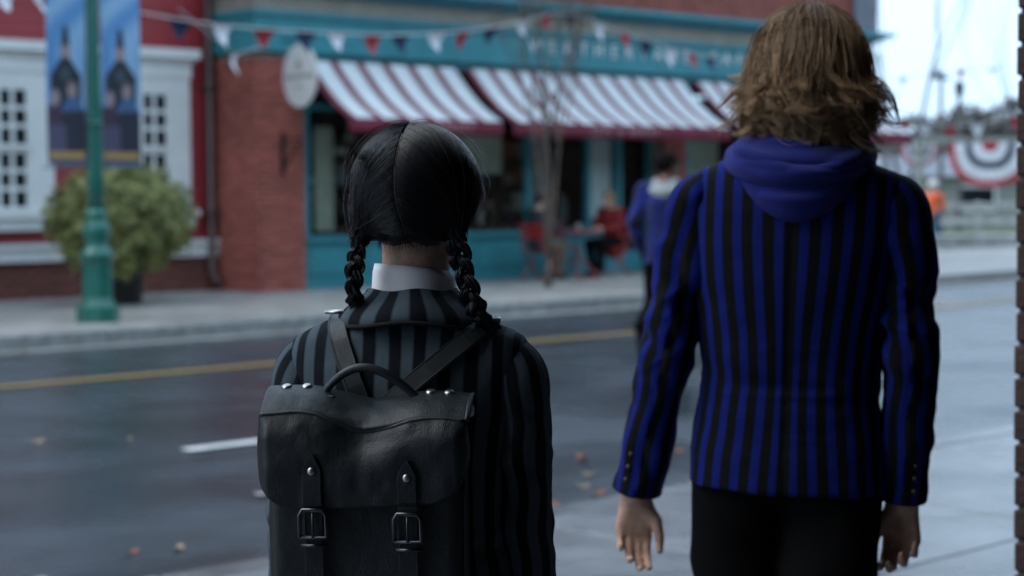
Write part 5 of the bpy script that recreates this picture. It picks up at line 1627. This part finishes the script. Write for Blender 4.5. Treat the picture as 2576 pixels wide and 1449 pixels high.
# shoulder straps over the jacket
for sd, x0, z0, x1, z1 in ((-1, BX - .016, 1.150, -.098, 1.272), (1, BX + .010, 1.148, .118, 1.262)):
    pts, side = [], []
    for k in range(26):
        t = k / 25
        xx = x0 + (x1 - x0) * t; zz_ = z0 + (z1 - z0) * t ** .96
        ysurf = GT.back_y(xx, zz_, .0065)
        pts.append(Vector((xx, float(ysurf), zz_ - ZO)))
    top = pts[-1]
    for k in range(1, 14):
        t = k / 13
        pts.append(Vector((x1 + sd * .004 * t, top.y + .02 * t + .125 * t, top.z + .012 * math.sin(math.pi * min(1, t * 1.1)) - .14 * t ** 2.2)))
    dv = (pts[20] - pts[0]).normalized()
    for i, p in enumerate(pts):
        t_ = (pts[min(i + 1, len(pts) - 1)] - pts[max(i - 1, 0)]).normalized()
        out = Vector((0, -1, .35)) if i < 26 else Vector((0, -.2 + .06 * (i - 26), 1))
        sdv = out.cross(t_).normalized()
        side.append(sdv)
    ribbon(pts, side, .0285, .0045, 'shoulder_strap', M['leather_strap'], bag)
    for e in (-1, 1):
        MB().tube([tuple(p + s_ * (e * .0118) + Vector((0, -.0016, .0016))) for p, s_ in zip(pts, side)], .0010, 5).build('stitching', M['leather'], bag, True)
    q, s_ = pts[26], side[26]
    mb = MB()
    tt_ = (pts[29] - pts[25]).normalized()
    for e in (-1, 1): mb.tube([tuple(q + s_ * (e * .017) + Vector((0, -.004, .006)) - tt_ * .010), tuple(q + s_ * (e * .017) + Vector((0, -.004, .006)) + tt_ * .014)], .0024, 6)
    for e in (-.010, .014): mb.tube([tuple(q - s_ * .017 + Vector((0, -.004, .006)) + tt_ * e), tuple(q + s_ * .017 + Vector((0, -.004, .006)) + tt_ * e)], .0026, 6)
    mb.build('strap_buckle', M['steel'], bag, True)
# ================================================================== TALL PERSON WITH WAVY BROWN HAIR
LEAN = .035
bp = ground_at(2006, 3.55) - RTH * (LEAN * 1.36)
boy = thing('person', 'tall person with wavy brown hair in a blue and black striped blazer', 'person', (bp.x, bp.y, .13), R(-55))
boy.rotation_euler = (0, LEAN, R(-55))
v = Vol((-.42, -.26, .12), (.40, .30, 1.80), .005)
bh = (.014, .012, 1.643)
eyes = head(v, bh, 1.0, R(-6))
v.cap((0, -.01, 1.44), (.012, 0, 1.60), .062, .058, .03)
v.cap((-.13, .01, 1.38), (.13, .01, 1.38), .055, .055, .02).cap((0, .01, 1.36), (0, 0, 1.02), .09, .095, .02).cap((-.07, 0, .92), (.07, 0, .92), .10, .10, .05)
LA = [(-.190, 0, 1.452), (-.240, -.03, 1.14), (-.300, .005, .828)]
RA = [(.190, 0, 1.450), (.232, -.03, 1.14), (.226, .01, .845)]
for arm in (LA, RA): v.chain([np.array(arm[0]) + (0, 0, -.035)] + list(arm[1:]), [.042, .040, .029], .01)
for s, fw_ in ((-1, .10), (1, -.14)):
    v.chain([(s * .09, 0, .88), (s * .092, fw_ * .55, .52), (s * .092, fw_ * .55 - .10, .20 if fw_ > 0 else .25)], [.085, .055, .038], .02)
    fz = .165 if fw_ > 0 else .20
    v.cap((s * .092, fw_ * .55 - .12, fz), (s * .095, fw_ * .55 + .07, fz - .015), .036, .032, .02)
hand(v, (-.303, .008, .824), (-.03, .02, -1), (.25, -1, 0), (1, .25, 0), 1.0, (.42, .62, .45), .01, .12)
hand(v, (.228, .012, .841), (.02, .02, -1), (-.2, -1, 0), (-1, .2, 0), 1.0, (.55, .85, .6), .06, .25)
V, Fc = v.mesh(1)
part('body', V, Fc, M['skin_pale'], boy, ZO)
for e in eyes: sphere_part('eye', e, .012, M['eye'], boy, ZO)
# trousers
v = Vol((-.25, -.28, .20), (.25, .26, 1.10), .008)
v.cap((-.075, 0, .92), (.075, 0, .92), .112, .112, .04)
for s, fw_ in ((-1, .10), (1, -.14)):
    v.chain([(s * .093, 0, .87), (s * .090, fw_ * .25, .70), (s * .094, fw_ * .55, .52), (s * .094, fw_ * .55 - .10, .22 if fw_ > 0 else .27)], [.096, .094, .074, .056], .012)
Vt, Ft = v.mesh(2)
nt_ = vnormals(Vt, Ft)
Vt = Vt + nt_ * (.004 * vnoise(Vt, (14, 14, 10), 6))[:, None]
part('trousers', Vt, Ft, M['trouser'], boy, ZO)
for s, fw_ in ((-1, .10), (1, -.14)):
    fz = .168 if fw_ > 0 else .205
    v = Vol((s * .093 - .07, fw_ * .55 - .22, .10), (s * .093 + .07, fw_ * .55 + .16, .34), .006)
    v.cap((s * .092, fw_ * .55 - .12, fz), (s * .095, fw_ * .55 + .085, fz - .015), .044, .038, .02).cap((s * .092, fw_ * .55 - .10, fz), (s * .092, fw_ * .55 - .09, fz + .08), .046, .044, .02)
    Vs, Fs = v.mesh(2); part('shoe', Vs, Fs, M['shoe'], boy, ZO)
# blazer
M['boy_wool'] = clothmat('blue_black_striped_wool', (.004, .0048, .0048), (.0062, .0135, .145), .0416, .46, .03, .5, 700, .02)
BT = Torso([(.862, .196, .130, .125, 0), (.93, .194, .128, .125, 0), (1.02, .184, .116, .12, 0), (1.09, .179, .112, .118, 0), (1.17, .185, .118, .12, 0), (1.27, .198, .126, .125, 0), (1.35, .208, .128, .125, 0), (1.41, .216, .120, .12, 0),
            (1.445, .218, .112, .11, .002), (1.468, .216, .104, .10, .005), (1.488, .198, .096, .095, .008), (1.508, .150, .086, .09, .010), (1.528, .100, .080, .085, .010), (1.545, .080, .074, .08, .010)], 2.4)
V, Fc, s = BT.mesh(.0058, .862, 1.36)
nrm = vnormals(V, Fc)
nz = vnoise(V, (7, 7, 10), 1) * .6 + vnoise(V, (16, 8, 20), 2) * .4
waist = np.exp(-((V[:, 2] - 1.05) / .08) ** 2)
# centre seam pinches the cloth, side vents flare
V2 = V + nrm * (nz * .0065 - .007 * waist * np.abs(vnoise(V, (9, 6, 34), 5)) - .003 * np.exp(-(V[:, 0] / .006) ** 2) * (V[:, 1] < 0))[:, None]
pinch = np.exp(-((V[:, 2] - 1.06) / .20) ** 2)
s = s + np.sign(s) * .012 * (1 - np.exp(-(np.abs(s) / .02) ** 2)) * pinch * .9 - np.sign(s) * .004
jk = part('jacket', V2, Fc, M['boy_wool'], boy, ZO, {'s': s + .0015 * vnoise(V, (14, 14, 6), 4)})
for arm, sd, sdn in ((LA, -1, 3), (RA, 1, 5)):
    a0, a1, a2 = [np.array(q) for q in arm]
    pth = [a0 + (-sd * .026, 0, .014), a0 + (-sd * .004, 0, -.014), a0 * .72 + a1 * .28, a0 * .35 + a1 * .65, a1, a1 * .5 + a2 * .5, a2 * .96 + a1 * .04 + np.array((0, 0, -.006))]
    rr = [.042, .060, .0625, .060, .0565, .052, .0475]
    Vs, Fs, th, l, fr = loft_tube(pth, rr, 80, 170, sleeve_disp(sdn, .0105, .42), flat=(1.08, .96))
    sl = part('sleeve', Vs, Fs, M['boy_wool'], jk, 0, {'s': th * .060 + .004 * np.sin(l * 22 + sd) + .012}); sl.location = (0, 0, -ZO)
    md = sl.modifiers.new('thick', 'SOLIDIFY'); md.thickness = .003; md.offset = -1
    Pp, Tt_, Aa, Bb = fr
    for k in range(3):
        q = Pp[-9 - k * 7] + (Aa[-1] * .92 + Bb[-1] * (-sd) * .42) * .053
        sphere_part('cuff_button', q, .0065, M['shoe'], sl)
# hood of the sweatshirt lying on the collar
M['hood'] = pmat('blue_fleece', (.009, .0145, .14), rough=.9, var=.12, vscale=14, bump=.3, bscale=420, spec=.2, sheen=.1)
back = np.array([(.052, 1.585), (.066, 1.578), (.080, 1.562), (.098, 1.548), (.122, 1.534), (.144, 1.516), (.157, 1.497), (.161, 1.480), (.156, 1.467), (.146, 1.460), (.144, 1.455), (.147, 1.446), (.150, 1.430), (.146, 1.412), (.134, 1.398), (.115, 1.392)])
sidep = np.array([(.070, 1.618), (.078, 1.612), (.086, 1.598), (.096, 1.582), (.112, 1.566), (.126, 1.550), (.135, 1.536), (.138, 1.526), (.137, 1.519), (.137, 1.515), (.138, 1.510), (.137, 1.505), (.133, 1.500), (.126, 1.496), (.112, 1.494), (.095, 1.494)])
nu_, nv_ = 180, 110
tt_ = np.linspace(-2.0, 2.0, nu_); vv_ = np.linspace(0, 1, nv_); kp = np.linspace(0, 1, len(back))
def prof_(P, c): return np.interp(vv_, kp, P[:, c])
rb, zb_, rsd, zs_ = prof_(back, 0), prof_(back, 1), prof_(sidep, 0), prof_(sidep, 1)
for arr in (rb, zb_, rsd, zs_):
    for _ in range(7): arr[1:-1] = (arr[:-2] + 2 * arr[1:-1] + arr[2:]) / 4
wgt = np.clip(np.cos(np.clip(np.abs(tt_) / 1.75, 0, 1) * math.pi / 2), 0, 1)[:, None] ** (.75 + 1.5 * vv_[None] ** 1.5)
RR = rb[None] * wgt + rsd[None] * (1 - wgt); ZZ = zb_[None] * wgt + zs_[None] * (1 - wgt)
UU, VV = np.meshgrid(tt_, vv_, indexing='ij')
dsp = np.zeros_like(UU)
for (u0, v0, du, dv_, wd_, am) in ((-1.2, .30, 1.15, .10, .035, .009), (-.75, .20, 1.0, .06, .03, .006), (1.15, .34, -.9, .09, .035, .007), (.6, .50, -.7, -.06, .025, .005), (-.5, .78, .9, .02, .03, .004), (-1.35, .52, .8, .13, .03, .006), (-.9, .36, 1.6, .05, .02, -.005), (.2, .28, .9, -.06, .022, -.005), (-.2, .66, 1.0, .03, .018, .003)):
    q_ = np.clip((UU - u0) / du, 0, 1)
    dsp += 1.7 * am * np.sin(np.pi * q_) ** .7 * np.exp(-((VV - (v0 + dv_ * q_)) / wd_) ** 2)
Pn_ = np.stack([UU * 2.2, VV * 7, UU * 0 + 3], -1)
dsp += .0035 * vnoise(Pn_, (1, 1, 1), 3) + .0012 * vnoise(Pn_ * 2.7, (1, 1, 1), 5)
RR = RR + dsp; ZZ = ZZ + dsp * .35
asym = 1 + .05 * np.sin(UU + .4)
Vd = np.stack([.006 + RR * np.sin(UU) * 1.02, .012 - RR * np.cos(UU) * asym, ZZ + .004 * UU], -1).reshape(-1, 3)
ih = np.arange(nu_ - 1)[:, None] * nv_ + np.arange(nv_ - 1)[None]
Fd = np.stack([ih, ih + nv_, ih + nv_ + 1, ih + 1], -1).reshape(-1, 4)
hood_o = part('hood', Vd, Fd, M['hood'], boy, ZO)
md = hood_o.modifiers.new('thick', 'SOLIDIFY'); md.thickness = .006; md.offset = -1
v = Vol((-.12, -.12, 1.40), (.12, .12, 1.62), .006)
v.chain([(0, .012, 1.45), (.008, .010, 1.575)], [.080, .066], .02)
Vd, Fd = v.mesh(2)
part('sweatshirt_neck', Vd, Fd, M['hood'], boy, ZO)
# hair
rs = np.random.RandomState(41)
Hc = np.array([.016, .004, 1.660])
v = Vol((-.15, -.17, 1.50), (.18, .17, 1.84), .005)
v.ell(Hc, (.096, .112, .128), .01)
v.ell(Hc + (0, -.045, -.075), (.088, .062, .07), .03)
v.ell(Hc + (0, .12, -.07), (.075, .08, .11), 0, sub=True)
Vh, Fh = v.mesh(2)
hair = part('hair', Vh, Fh, M['hair_brown'], boy, ZO, {'rnd': np.full(len(Vh), .02)})
ncl, per, K = 440, 20, 16
Pall, rall = [], []
T = np.linspace(0, 1, K)
ER = np.array([.100, .114, .136])
for c in range(ncl):
    inner = rs.rand()                              # 0 = outer layer, 1 = under layer
    ph = rs.uniform(-2.3, 2.3)
    side = abs(math.sin(ph))
    th0 = np.radians(rs.uniform(2, 55)) if inner < .75 else np.radians(rs.uniform(50, 95))
    vol = 1.07 - .08 * inner + .03 * rs.rand()
    zend = .025 - .105 * inner + rs.uniform(-.03, .03)
    th_end = max(math.acos(np.clip(zend / ER[2], -1, 1)), th0 + .05)
    arc_len = (th_end - th0) * .118
    tail = rs.uniform(.055, .12)
    length = arc_len + tail
    tt = T * length
    th = np.minimum(th0 + tt / .118, th_end)
    rest = np.clip(tt - arc_len, 0, None)
    drift = rs.uniform(-.30, .30); cph = rs.uniform(0, 6.28)
    phi = ph + drift * T ** 1.5 + .035 * np.sin(T * 9 + cph)
    D = np.stack([np.sin(th) * np.sin(phi), -np.sin(th) * np.cos(phi), np.cos(th)], 1)
    lift = vol * (1 + (.24 - .16 * inner) * (.35 + .65 * side) * np.clip(T - .2, 0, 1) ** 1.2)
    C = Hc + D * ER * np.stack([lift, lift, np.full(K, vol)], 1)
    outw = np.stack([np.sin(phi), -np.cos(phi), np.zeros(K)], 1)
    tang = np.stack([np.cos(phi), np.sin(phi), np.zeros(K)], 1)
    rho = rs.uniform(.024, .055)
    fo = rs.uniform(-.3, 1.0) * (1 - .6 * inner) * (.4 + .6 * side)
    dirc = outw * fo + tang * rs.uniform(-.9, .9)
    dirc /= np.linalg.norm(dirc, axis=1)[:, None] + 1e-6
    kmax = rs.uniform(1.2, 2.3); rho = max(rho, tail / kmax)
    C = C + np.array([0, 0, -1]) * (rho * np.sin(rest / rho))[:, None] + dirc * (rho * (1 - np.cos(rest / rho)))[:, None]
    wv = rs.uniform(.003, .009) * np.clip(T - .3, 0, 1) * 1.6
    C = C + tang * (wv * np.sin(T * 15 + cph))[:, None] + outw * (wv * .7 * np.cos(T * 15 + cph))[:, None]
    ax_ = C - Hc; rad_ = np.hypot(ax_[:, 0], ax_[:, 1]); lim = .156 - .85 * np.clip(-.045 - ax_[:, 2], 0, .2)
    kk_ = np.where(rad_ > lim, (lim + .25 * (rad_ - lim)) / rad_, 1.0); C = Hc + ax_ * np.stack([kk_, kk_, np.ones(K)], 1)
    nn_ = per
    j = rs.randn(nn_, 3)
    conv = (1.2 - .85 * T) * .0085
    S = C[None] + j[:, None, :] * conv[None, :, None] * np.array([1, 1, .8])
    S = S + .0008 * np.sin(T * 13 + 1)[None, :, None] * rs.randn(nn_, 1, 3)
    q = (S - Hc) / np.array([.094, .110, .126]); rq = np.linalg.norm(q, axis=2)
    S = np.where((rq < 1)[..., None], Hc + (q / (rq[..., None] + 1e-6)) * np.array([.094, .110, .126]), S)
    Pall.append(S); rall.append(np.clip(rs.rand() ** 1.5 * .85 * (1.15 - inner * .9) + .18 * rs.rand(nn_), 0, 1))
# loose locks flicking out at the collar
for (p0, p1, p2, p3) in (((.07, -.085, -.06), (.085, -.09, -.10), (.10, -.085, -.125), (.145, -.07, -.128)), ((.05, -.10, -.05), (.06, -.10, -.10), (.055, -.09, -.13), (.085, -.09, -.145)), ((.11, -.03, -.02), (.145, -.03, -.05), (.150, -.03, -.08), (.185, -.03, -.075)), ((.115, -.02, .01), (.15, -.02, 0), (.165, -.02, -.03), (.175, -.02, -.07)),
                         ((-.10, -.05, -.03), (-.135, -.05, -.06), (-.14, -.05, -.085), (-.175, -.05, -.09)), ((-.08, -.08, -.05), (-.10, -.08, -.09), (-.115, -.08, -.11), (-.14, -.075, -.10)), ((-.11, -.02, .01), (-.15, -.02, -.01), (-.16, -.02, -.04), (-.178, -.02, -.05)), ((-.02, -.115, -.05), (-.02, -.115, -.10), (-.03, -.10, -.125), (-.055, -.095, -.135)),
                         ((.02, -.115, -.05), (.025, -.115, -.10), (.02, -.10, -.13), (.005, -.09, -.155)), ((.10, -.05, -.03), (.13, -.05, -.06), (.12, -.06, -.10), (.15, -.05, -.115)), ((.09, -.06, -.05), (.11, -.06, -.08), (.135, -.06, -.085), (.15, -.06, -.06))):
    b4 = [np.array(q_) + Hc for q_ in (p0, p1, p2, p3)]
    t_ = T[:, None]
    C = b4[0] * (1 - t_) ** 3 + 3 * b4[1] * t_ * (1 - t_) ** 2 + 3 * b4[2] * t_ ** 2 * (1 - t_) + b4[3] * t_ ** 3
    j = rs.randn(22, 3)
    Pall.append(C[None] + j[:, None] * ((1.2 - .9 * T) * .0075)[None, :, None]); rall.append(rs.uniform(.25, .8, 22))
# flyaway wisps
for c in range(60):
    b_ = Pall[rs.randint(len(Pall))][:3].copy()
    o_ = (b_ - Hc); o_ /= np.linalg.norm(o_, axis=2)[..., None]
    b_ += o_ * (.030 * rs.rand(3, 1, 1) * T[None, :, None] ** 1.5) + rs.randn(3, 1, 3) * .02 * (T[None, :, None] ** 2)
    Pall.append(b_); rall.append(rs.uniform(.5, 1, 3))
Ps = np.concatenate(Pall); rn = np.concatenate(rall)
Vs, Fs, at = strand_mesh(Ps, np.concatenate([np.full(K - 6, .00066), np.linspace(.0006, .00015, 6)])[None], rn)
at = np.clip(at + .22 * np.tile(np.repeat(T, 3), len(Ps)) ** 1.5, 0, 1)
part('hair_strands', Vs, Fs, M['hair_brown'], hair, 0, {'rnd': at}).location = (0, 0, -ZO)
# ================================================================== PEOPLE FARTHER AWAY
def simple_person(label, loc, rotz, J, mats, h=.011, height=1.0, head_yaw=0.0, hair=True, coat_len=.86, stripes=False, hood=None, helmet=None, hem=None):
    """J: joints in metres (z from the ground). Body, jacket, trousers, hair as separate surfaces on one skeleton."""
    pr = thing('person', label, 'person', loc, rotz)
    pts = np.array([q for k, q in J.items()])
    lo, hi = pts.min(0) - .22, pts.max(0) + .26
    v = Vol(lo, hi, h)
    eyes = head(v, J['head'], .98, head_yaw)
    v.cap(J['neck'], np.array(J['head']) + (0, -.01, -.06), .056, .052, .03)
    ch, pe = np.array(J['chest']), np.array(J['pelvis'])
    v.cap(ch, pe, .12, .11, .05)
    for s in 'lr':
        v.cap(J['neck'], J['sh_' + s], .06, .055, .04)
        v.chain([J['sh_' + s], J['el_' + s], J['wr_' + s]], [.05, .04, .028], .02)
        d = np.array(J['wr_' + s]) - np.array(J['el_' + s]); d = d / np.linalg.norm(d)
        sx = 1 if s == 'r' else -1
        hand(v, J['wr_' + s], d, (-sx, -.2, .05), np.cross(d, (-sx, 0, .01)) * (1 if s == 'r' else -1) + 1e-3, 1.0)
        v.chain([J['hip_' + s], J['kn_' + s], J['an_' + s]], [.085, .055, .04], .02)
        v.cap(J['an_' + s], J['toe_' + s], .04, .034, .02)
    V, Fc = v.mesh(1); part('body', V, Fc, mats['skin'], pr)
    for e in eyes: sphere_part('eye', e, .011, M['eye'], pr)
    v = Vol(lo, hi, h)
    v.cap(ch, pe, .158, .145, .05)
    if coat_len: v.cap(pe, pe + np.array([0, 0, -coat_len]), .165, .185, .04)
    for s in 'lr':
        v.cap(np.array(J['neck']) + (0, 0, -.05), J['sh_' + s], .075, .072, .04)
        v.chain([J['sh_' + s], J['el_' + s], np.array(J['wr_' + s]) * .92 + np.array(J['el_' + s]) * .08], [.074, .062, .050], .02)
    if hem is not None:
        zz_ = v.lo[2] + v.h * np.arange(v.n[2])
        v.F = np.maximum(v.F, (hem - zz_)[None, None, :].astype(np.float32) - np.where(np.abs((v.lo[0] + v.h * np.arange(v.n[0]))) > .19, 1., 0.)[:, None, None].astype(np.float32))
    V, Fc = v.mesh(2)
    V = V + vnormals(V, Fc) * (.008 * vnoise(V, (9, 9, 14), 3))[:, None]
    jo = part('jacket', V, Fc, mats['coat'], pr, 0, {'s': np.arctan2(V[:, 0] - ch[0], -(V[:, 1] - ch[1])) * .16})
    v = Vol(lo, hi, h)
    v.cap(np.array(J['hip_l']), np.array(J['hip_r']), .115, .115, .04)
    for s in 'lr': v.chain([J['hip_' + s], J['kn_' + s], np.array(J['an_' + s]) + (0, 0, .03)], [.098, .074, .060], .02)
    V, Fc = v.mesh(2); part('trousers', V, Fc, mats['legs'], pr)
    for s in 'lr':
        v = Vol(np.minimum(J['an_' + s], J['toe_' + s]) - np.array(.09), np.maximum(J['an_' + s], J['toe_' + s]) + np.array(.12), h)
        v.cap(J['an_' + s], J['toe_' + s], .050, .042, .02)
        V, Fc = v.mesh(1); part('shoe', V, Fc, M['shoe'], pr)
    hd = np.array(J['head'])
    f = np.array([-math.sin(head_yaw), math.cos(head_yaw), 0])
    if hair:
        v = Vol(hd - .2, hd + .2, .009)
        v.ell(hd + f * -.018 + (0, 0, .030), np.array(mats.get('hair_r', (.088, .105, .098))), .01, head_yaw)
        if mats.get('long'): v.ell(hd + f * -.05 + (0, 0, -.07), (.085, .07, .11), .03, head_yaw)
        v.ell(hd + f * .125 + (0, 0, -.045), (.085, .085, .085), 0, head_yaw, sub=True)
        V, Fc = v.mesh(1)
        V = V + vnormals(V, Fc) * (.007 * vnoise(V, (60, 60, 60), 3))[:, None]
        part('hair', V, Fc, mats['hair'], pr)
    if hood is not None:
        v = Vol(hd - .35, hd + .2, .010)
        c = np.array(J['neck'])
        for (rx, ry, zc, zb, r) in ((.085, .085, .03, -.01, .028), (.11, .12, -.02, -.07, .036), (.08, .13, -.07, -.13, .028)):
            v.chain([c + (rx * math.sin(t), .02 - ry * math.cos(t), zb + (zc - zb) * (1 - math.cos(t))) for t in np.linspace(-1.7, 1.7, 11)], [r] * 11, .02)
        V, Fc = v.mesh(2); part('hood', V, Fc, hood, pr)
    return pr
M['wool_blue'] = clothmat('blue_striped_blazer_wool', (.008, .010, .03), (.014, .026, .18), .05, .55, .08, .2, 300, .2)
M['grey_fleece'] = pmat('grey_fleece', (.30, .32, .32), rough=.95, var=.15, bump=.2, bscale=200)
M['navy_coat'] = pmat('dark_navy_coat', (.012, .016, .025), rough=.9, var=.3)
M['red_coat'] = pmat('red_wool_coat', (.20, .012, .012), rough=.9, var=.2)
M['orange_vest'] = pmat('orange_safety_vest', (.75, .12, .03), rough=.7, var=.12)
M['khaki'] = pmat('khaki_cloth', (.10, .085, .05), rough=.9, var=.2)
M['hair_blond'] = pmat('fair_hair', (.22, .13, .06), rough=.6, var=.3, bump=.5, bscale=80)
# walking away across the road, mid stride
J = dict(head=(.03, .02, 1.655), neck=(.01, 0, 1.50), chest=(0, 0, 1.32), pelvis=(0, 0, .98),
         sh_l=(-.17, 0, 1.45), el_l=(-.23, -.10, 1.19), wr_l=(-.21, .02, .96), sh_r=(.17, 0, 1.45), el_r=(.22, .06, 1.18), wr_r=(.18, .22, 1.02),
         hip_l=(-.09, 0, .93), kn_l=(-.09, -.02, .52), an_l=(-.10, -.40, .30), toe_l=(-.10, -.36, .12), hip_r=(.09, 0, .93), kn_r=(.09, .22, .52), an_r=(.09, .24, .09), toe_r=(.10, .40, .05))
q = ground_at(1672, 15.0)
simple_person('person with short dark hair and grey hood walking off in a blue striped blazer', (q.x, q.y, 0.012), R(-62), J, dict(skin=M['skin_dark'], coat=M['wool_blue'], legs=M['trouser'], hair=M['hair_dark']), .009, head_yaw=R(-40), hood=M['grey_fleece'], coat_len=.20, hem=.84)
def sit(dy=0.0, hy=0.0):
    return dict(head=(0, .06, 1.20), neck=(0, .0, 1.06), chest=(0, -.02, .88), pelvis=(0, -.06, .56),
                sh_l=(-.17, 0, 1.0), el_l=(-.22, .08, .76), wr_l=(-.10, .30, .74), sh_r=(.17, 0, 1.0), el_r=(.22, .08, .76), wr_r=(.10, .30, .74),
                hip_l=(-.09, -.02, .53), kn_l=(-.11, .40, .52), an_l=(-.11, .38, .09), toe_l=(-.11, .54, .05), hip_r=(.09, -.02, .53), kn_r=(.11, .40, .52), an_r=(.11, .30, .09), toe_r=(.11, .46, .05))
simple_person('seated person in a dark jacket left of the small round table', (18.35, 19.05, .15), R(-80), sit(), dict(skin=M['skin_pale'], coat=M['navy_coat'], legs=M['khaki'], hair=M['hair_dark']), .012, coat_len=0)
simple_person('seated fair-haired person in a long red coat right of the small round table', (19.95, 19.15, .15), R(95), sit(), dict(skin=M['skin_pale'], coat=M['red_coat'], legs=M['trouser'], hair=M['hair_blond'], long=True), .012, coat_len=.10)
# worker by the park
J = dict(head=(.0, .12, 1.50), neck=(0, .05, 1.36), chest=(0, .02, 1.20), pelvis=(0, -.04, .90),
         sh_l=(-.18, .04, 1.31), el_l=(-.24, .10, 1.06), wr_l=(-.16, .28, .98), sh_r=(.18, .04, 1.31), el_r=(.24, .10, 1.06), wr_r=(.16, .28, .98),
         hip_l=(-.09, -.03, .86), kn_l=(-.11, .03, .48), an_l=(-.12, -.04, .08), toe_l=(-.12, .12, .05), hip_r=(.09, -.03, .86), kn_r=(.12, .06, .48), an_r=(.13, 0, .08), toe_r=(.13, .16, .05))
q = fp(9.62, 41.0)
wk = simple_person('person in an orange safety vest and white hard hat by the stone wall', (q.x, q.y, 0.005), R(-75), J, dict(skin=M['skin_pale'], coat=M['orange_vest'], legs=M['jean'], hair=M['hair_dark']), .014, hair=False, coat_len=0)
MB().lathe([(.150, 0), (.152, .012), (.120, .018), (.116, .06), (.095, .105), (.05, .135), (.001, .142)], (0, .11, 1.545), 18).build('hard_hat', M['sign_white'], wk, True)
